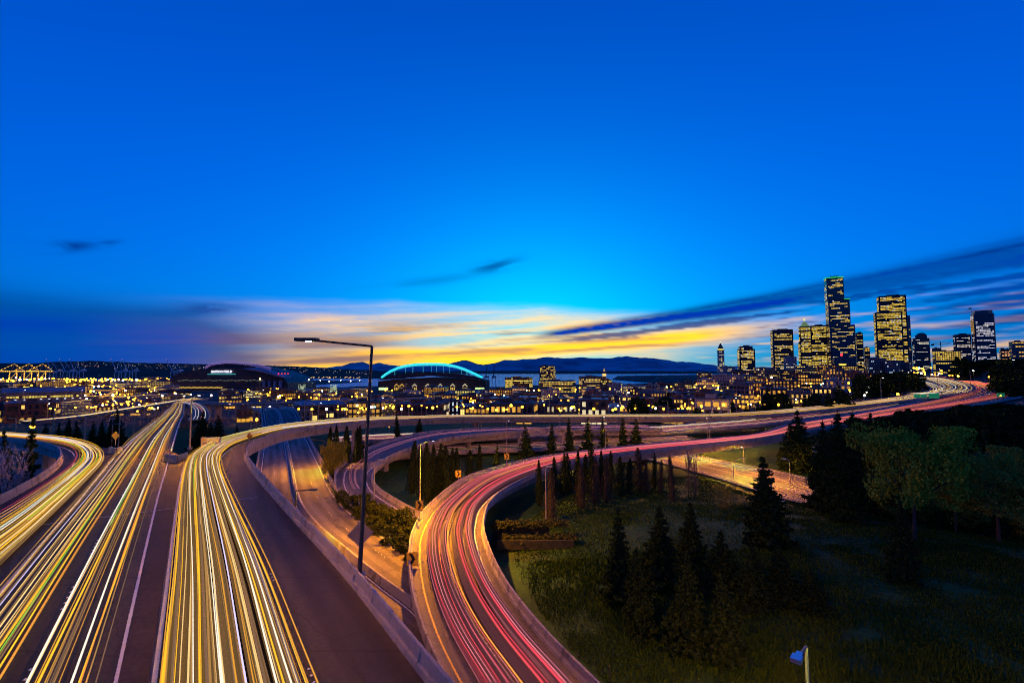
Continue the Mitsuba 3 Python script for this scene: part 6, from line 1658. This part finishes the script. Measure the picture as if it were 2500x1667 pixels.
for px, py, d, c, r, where in ((35, 963, 640, AMB, 1.0, 'over the long warehouse'), (87, 1041, 170, AMB, .5, 'beside the left conifers'), (163, 924, 1500, AMB, 1.3, 'in the port yards'), (398, 966, 560, WHT, .7, 'on the highway crest'), (430, 961, 560, WHT, .6, 'on the highway crest'), (517, 965, 560, WHT, .8, 'on the highway crest'), (468, 963, 540, WHT, .6, 'on the highway crest'), (635, 925, 1000, (9, 7.5, 2.5), 1.1, 'on the ballpark wall'), (630, 1034, 240, AMB, .5, 'below the far viaduct'), (952, 1038, 185, AMB, .4, 'below the curved viaduct'), (1094, 983, 420, AMB, .8, 'in the streets below the bay'), (1060, 1004, 330, AMB, .5, 'in the streets below the bay'), (876, 1007, 330, AMB, .5, 'in the streets below the bay'), (995, 974, 480, WHT, .5, 'on the garage roof'), (936, 972, 480, WHT, .5, 'on the garage roof'),
                               (1420, 989, 330, AMB, .55, 'in the streets below the bay'), (1277, 990, 330, AMB, .6, 'in the streets below the bay'), (1332, 989, 340, AMB, .6, 'in the streets below the bay'), (1708, 979, 320, AMB, .55, 'in the streets below the bay'), (1690, 984, 310, AMB, .35, 'in the streets below the bay'), (1303, 953, 700, WHT, .8, 'in the streets below the bay'), (1138, 1019, 225, AMB, .4, 'below the curved viaduct'), (1144, 1020, 225, AMB, .4, 'below the curved viaduct'), (2072, 935, 420, AMB, .6, 'in the wooded park'), (2110, 928, 480, AMB, .6, 'in the wooded park'), (2128, 918, 500, AMB, .5, 'in the wooded park'), (2114, 945, 440, AMB, .8, 'in the wooded park'), (2190, 962, 380, AMB, .7, 'below the wooded park'), (2440, 1008, 330, AMB, .35, 'on the right hand slope'), (2415, 920, 480, AMB, .5, 'on the right hand slope'), (2340, 918, 540, (8, 5.5, .6), .7, 'along the far highway'), (2300, 905, 700, AMB, .8, 'along the far highway'), (2255, 900, 760, AMB, .9, 'along the far highway'), (2240, 898, 800, AMB, 1.0, 'along the far highway'), (2275, 898, 800, AMB, .9, 'along the far highway'),
                               (580, 932, 1300, AMB, 1.2, 'by the bay'), (740, 928, 1250, WHT, 1.1, 'by the bay'), (754, 927, 1250, WHT, 1.0, 'by the bay'), (782, 928, 1250, WHT, 1.0, 'by the bay'), (804, 931, 1250, WHT, 1.1, 'by the bay'), (832, 928, 1250, WHT, .9, 'by the bay'), (856, 930, 1250, WHT, 1.2, 'by the bay'), (878, 928, 1250, WHT, .9, 'by the bay'), (907, 930, 1200, AMB, .9, 'by the bay')):
    far_lamp(px, d, 9, c, 'large amber lamp' if c is AMB else 'large white lamp', where, r=r / max(1, d / 420) * 1.5, py=py)
t = thing('street_lights', 'carpet of far street lights and yard lamps across the city', 'street lights', kind='stuff')
for c, ms in mass.items(): part(t, 'lights', join(*ms), 'emit_mat', emit=np.array(c) * 8, kind='stuff')
part(t, 'poles', join(*poles), 'steel_orange', kind='stuff')
# unlit poles standing along the roads
for i, (px, pt, pb, d) in enumerate(((207, 1019, 1052, 140), (291, 1016, 1050, 140), (38, 1023, 1046, 150), (327, 1022, 1048, 160), (131, 993, 1024, 240), (274, 1037, 1050, 150), (352, 975, 1000, 330), (376, 978, 1000, 330), (436, 980, 1002, 300), (743, 977, 1028, 235), (936, 974, 1018, 260), (1175, 985, 1042, 200), (1342, 978, 1018, 235), (1526, 982, 1016, 230), (1631, 980, 1018, 225), (1396, 1000, 1017, 240), (1690, 985, 1018, 230), (1845, 992, 1012, 240), (1922, 972, 1000, 290), (1988, 978, 998, 300), (2002, 955, 990, 330), (2190, 972, 995, 320), (2217, 968, 990, 330), (2110, 968, 992, 320), (650, 1010, 1040, 200), (612, 1028, 1060, 170))):
    p0, p1 = at(px, pb, d), at(px, pt, d)
    t = thing('light_pole', None, 'lamp post', 'unlit posts along the viaduct')
    g0 = terrain(p0[0], d)
    zb = g0 if g0 < p0[2] and road_tree.query([p0[0], d])[0] > 6 else p0[2]
    part(t, 'pole', tube([[p0[0], d, zb], [p0[0], d, p1[2]]], .12 + d * .0002, 6), 'steel_orange')
    part(t, 'arm', tube([[p0[0], d, p1[2]], [p0[0] + (.9 if i % 2 else -.9), d, p1[2] + .35], [p0[0] + (1.9 if i % 2 else -1.9), d, p1[2] + .4]], .09, 5), 'steel_orange')
    part(t, 'lamp_head', boxes([(p0[0] + (2.2 if i % 2 else -2.2), d, p1[2] + .38, .9, .4, .2)]), 'steel_grey')
    ranked(t, px, 'unlit lamp post', 'along the viaduct')
# house lights on the wooded hill, harbour lights at the water's edge
rows, g = [], np.random.default_rng(41)
for _ in range(230):
    px = g.uniform(170, 900); pt = np.interp(px, [p[0] for p in west], [p[1] for p in west])
    py = pt + 4 + abs(g.normal()) * 7
    if py > 915: continue
    h = (915 - py) / (915 - pt); t_ = h ** (1 / 1.3)
    p = at(px, py, 4300 - 1100 * (1 - t_) - 150)
    s = g.uniform(1.8, 4.2)
    rows.append((p[0], p[1], p[2] + 4, s, 1, s * .8))
k = put(fresh('house_lights'), boxes(rows[::2]), 'emit_mat', emit=(1.6, .75, .25)); labels[k] = {'label': 'amber house lights scattered over the wooded hill', 'category': 'house lights', 'kind': 'stuff'}
k = put(fresh('house_lights'), boxes(rows[1::2]), 'emit_mat', emit=(1.0, .8, .8)); labels[k] = {'label': 'pale house lights scattered over the wooded hill', 'category': 'house lights', 'kind': 'stuff'}
rows = [(*at(px, 921 + g.uniform(-1.5, 1.5), 2900 + g.uniform(-50, 50)), g.uniform(2, 6), 2, g.uniform(1.5, 3)) for px in np.concatenate([g.uniform(690, 880, 50), g.uniform(640, 760, 20)])]
k = put(fresh('harbour_lights'), boxes(rows), 'emit_mat', emit=(2.2, 1.2, .45)); labels[k] = {'label': 'row of amber harbour lights along the far water edge', 'category': 'harbour lights', 'kind': 'stuff'}
t = thing('ferry', 'small lit ferry crossing the bay left of the slender old tower', 'ferry')
p = at(1630, 925, 3000)
part(t, 'hull', boxes([(p[0], p[1], 3, 90, 16, 6)]), 'facade_dark'); part(t, 'cabin', boxes([(p[0], p[1], 9, 60, 13, 7)]), 'facade_pale'); part(t, 'lit_windows', boxes([(p[0], p[1] - 6.7, 9, 40, .3, 3)]), 'emit_mat', emit=(1.2, .8, .4)); part(t, 'funnel', boxes([(p[0], p[1], 16, 6, 5, 7)]), 'facade_dark')
t = thing('pier', 'dark pier with a wharf building reaching into the bay', 'pier')
p = at(1700, 930, 1600)
part(t, 'deck', boxes([(p[0] - 20, p[1], 3, 130, 30, 3)]), 'concrete'); part(t, 'shed', boxes([(p[0], p[1], 8, 90, 20, 8)]), 'facade_dark')

# ---------------------------------------------------------------- near hill: rough grass, terrace wall, hedge, fence posts, logs
def blades(n, area, seed, size, key, label, m, keep):
    g = np.random.default_rng(seed)
    x, y = g.uniform(*area[0], n), g.uniform(*area[1], n)
    xy = np.column_stack([x, y])
    xy = xy[keep(x, y) & (road_tree.query(xy)[0] > 4.5)]
    dens = meshkit.fbm(np.column_stack([xy / 3.5, xy[:, 0] * 0]), 3, seed)
    xy = xy[dens + g.uniform(-.2, .2, len(xy)) > .42]
    z = terrain_raw(xy)
    n = len(xy); a = g.uniform(0, 6.28, n); h = size * g.uniform(.5, 1.3, n); lean = g.normal(0, .3, (n, 2)) * h[:, None]
    w = .05 + .05 * g.random(n)
    b = np.column_stack([xy, z - .15]); s = np.column_stack([np.cos(a) * w, np.sin(a) * w, a * 0])
    v = np.stack([b - s, b + s, b + np.column_stack([lean, h + .15])], 1).reshape(-1, 3)
    put(fresh(key), (v, np.arange(3 * n).reshape(-1, 3)), m)
    labels[key] = {'label': label, 'category': 'grass', 'kind': 'stuff'}


blades(120000, ((0, 75), (55, 118)), 52, .34, 'grass', 'mown green grass on the lawn beyond the firs', 'blade', lambda x, y: y > 50)
blades(150000, ((2, 60), (14, 62)), 51, .45, 'grass', 'rough dark grass covering the near hill', 'blade', lambda x, y: y > 14)
t = thing('terrace_wall', 'low terrace wall topped with ivy beside the curved ramp', 'wall')
a, b = onz(1202, 1284, 25.2), onz(1340, 1280, 25.2)
for i in range(9):
    q = a + (b - a) * (i + .5) / 9
    part(t, 'coping_stone', boxes([(q[0], q[1], q[2] + .02 * (i % 3), (b[0] - a[0]) / 9 - .04, .5, .18)]), 'dark_stone')
part(t, 'wall', boxes([((a[0] + b[0]) / 2, (a[1] + b[1]) / 2, 23.9, b[0] - a[0], .36, 2.5)]), 'dark_stone')
c0, c1 = onz(1212, 1322, 24.4), onz(1400, 1318, 24.4)
t = thing('kerb_wall', 'second low concrete kerb below the terrace wall', 'wall')
part(t, 'wall', boxes([((c0[0] + c1[0]) / 2, c0[1], 24.0, c1[0] - c0[0], .3, 1.2)]), 'dark_stone')
g = np.random.default_rng(61)
for (p, q, lab, n, hh) in ((a + [0, -.6, 0], b + [2.5, -.6, 0], 'ivy hedge along the terrace wall', 2600, .9), (c0 + [.5, .8, -.2], c1 + [.5, .8, -.2], 'lower ivy hedge along the concrete kerb', 2600, .8)):
    t = thing('hedge', lab, 'hedge')
    u = g.random(n)[:, None]
    c = p + (q - p) * u + np.column_stack([g.normal(0, .3, n), g.normal(0, .45, n), g.random(n) * hh * (.6 + .5 * np.sin(u[:, 0] * 23) ** 2)])
    part(t, 'foliage', leaves(c, .28, g, aspect=.8), 'ivy')
for i, (px, py) in enumerate(((1343, 1590), (1412, 1640), (1488, 1668), (1300, 1560))):
    p = onz(px, py, 24.0)
    t = thing('fence_post', None, 'fence post', 'thin posts on the near slope')
    part(t, 'post', tube([[p[0], p[1], 23], [p[0], p[1], 25.3]], .035, 6), 'steel_dark'); part(t, 'cap', boxes([(p[0], p[1], 25.32, .09, .09, .05)]), 'steel_dark')
    ranked(t, px, 'thin dark fence post', 'below the curved ramp barrier')
for i, (px, py, L, y) in enumerate(((1838, 1562, 1.6, .2), (1850, 1578, 1.0, -.3), (1876, 1576, .7, .6), (1822, 1585, 1.2, .1))):
    d = 30.5; p = at(px, py, 29.5 - i * .2); z = terrain(p[0], p[1])
    t = thing('log', None, 'log', 'cut logs on the near hill')
    part(t, 'wood', turn(tube([[-L / 2, 0, .16], [0, .02, .17], [L / 2, 0, .16]], [.15, .16, .14], 10), y, (p[0], p[1], z + .1)), 'wood_brown')
    ranked(t, px, 'weathered log', 'lying on the near hill')
settle()
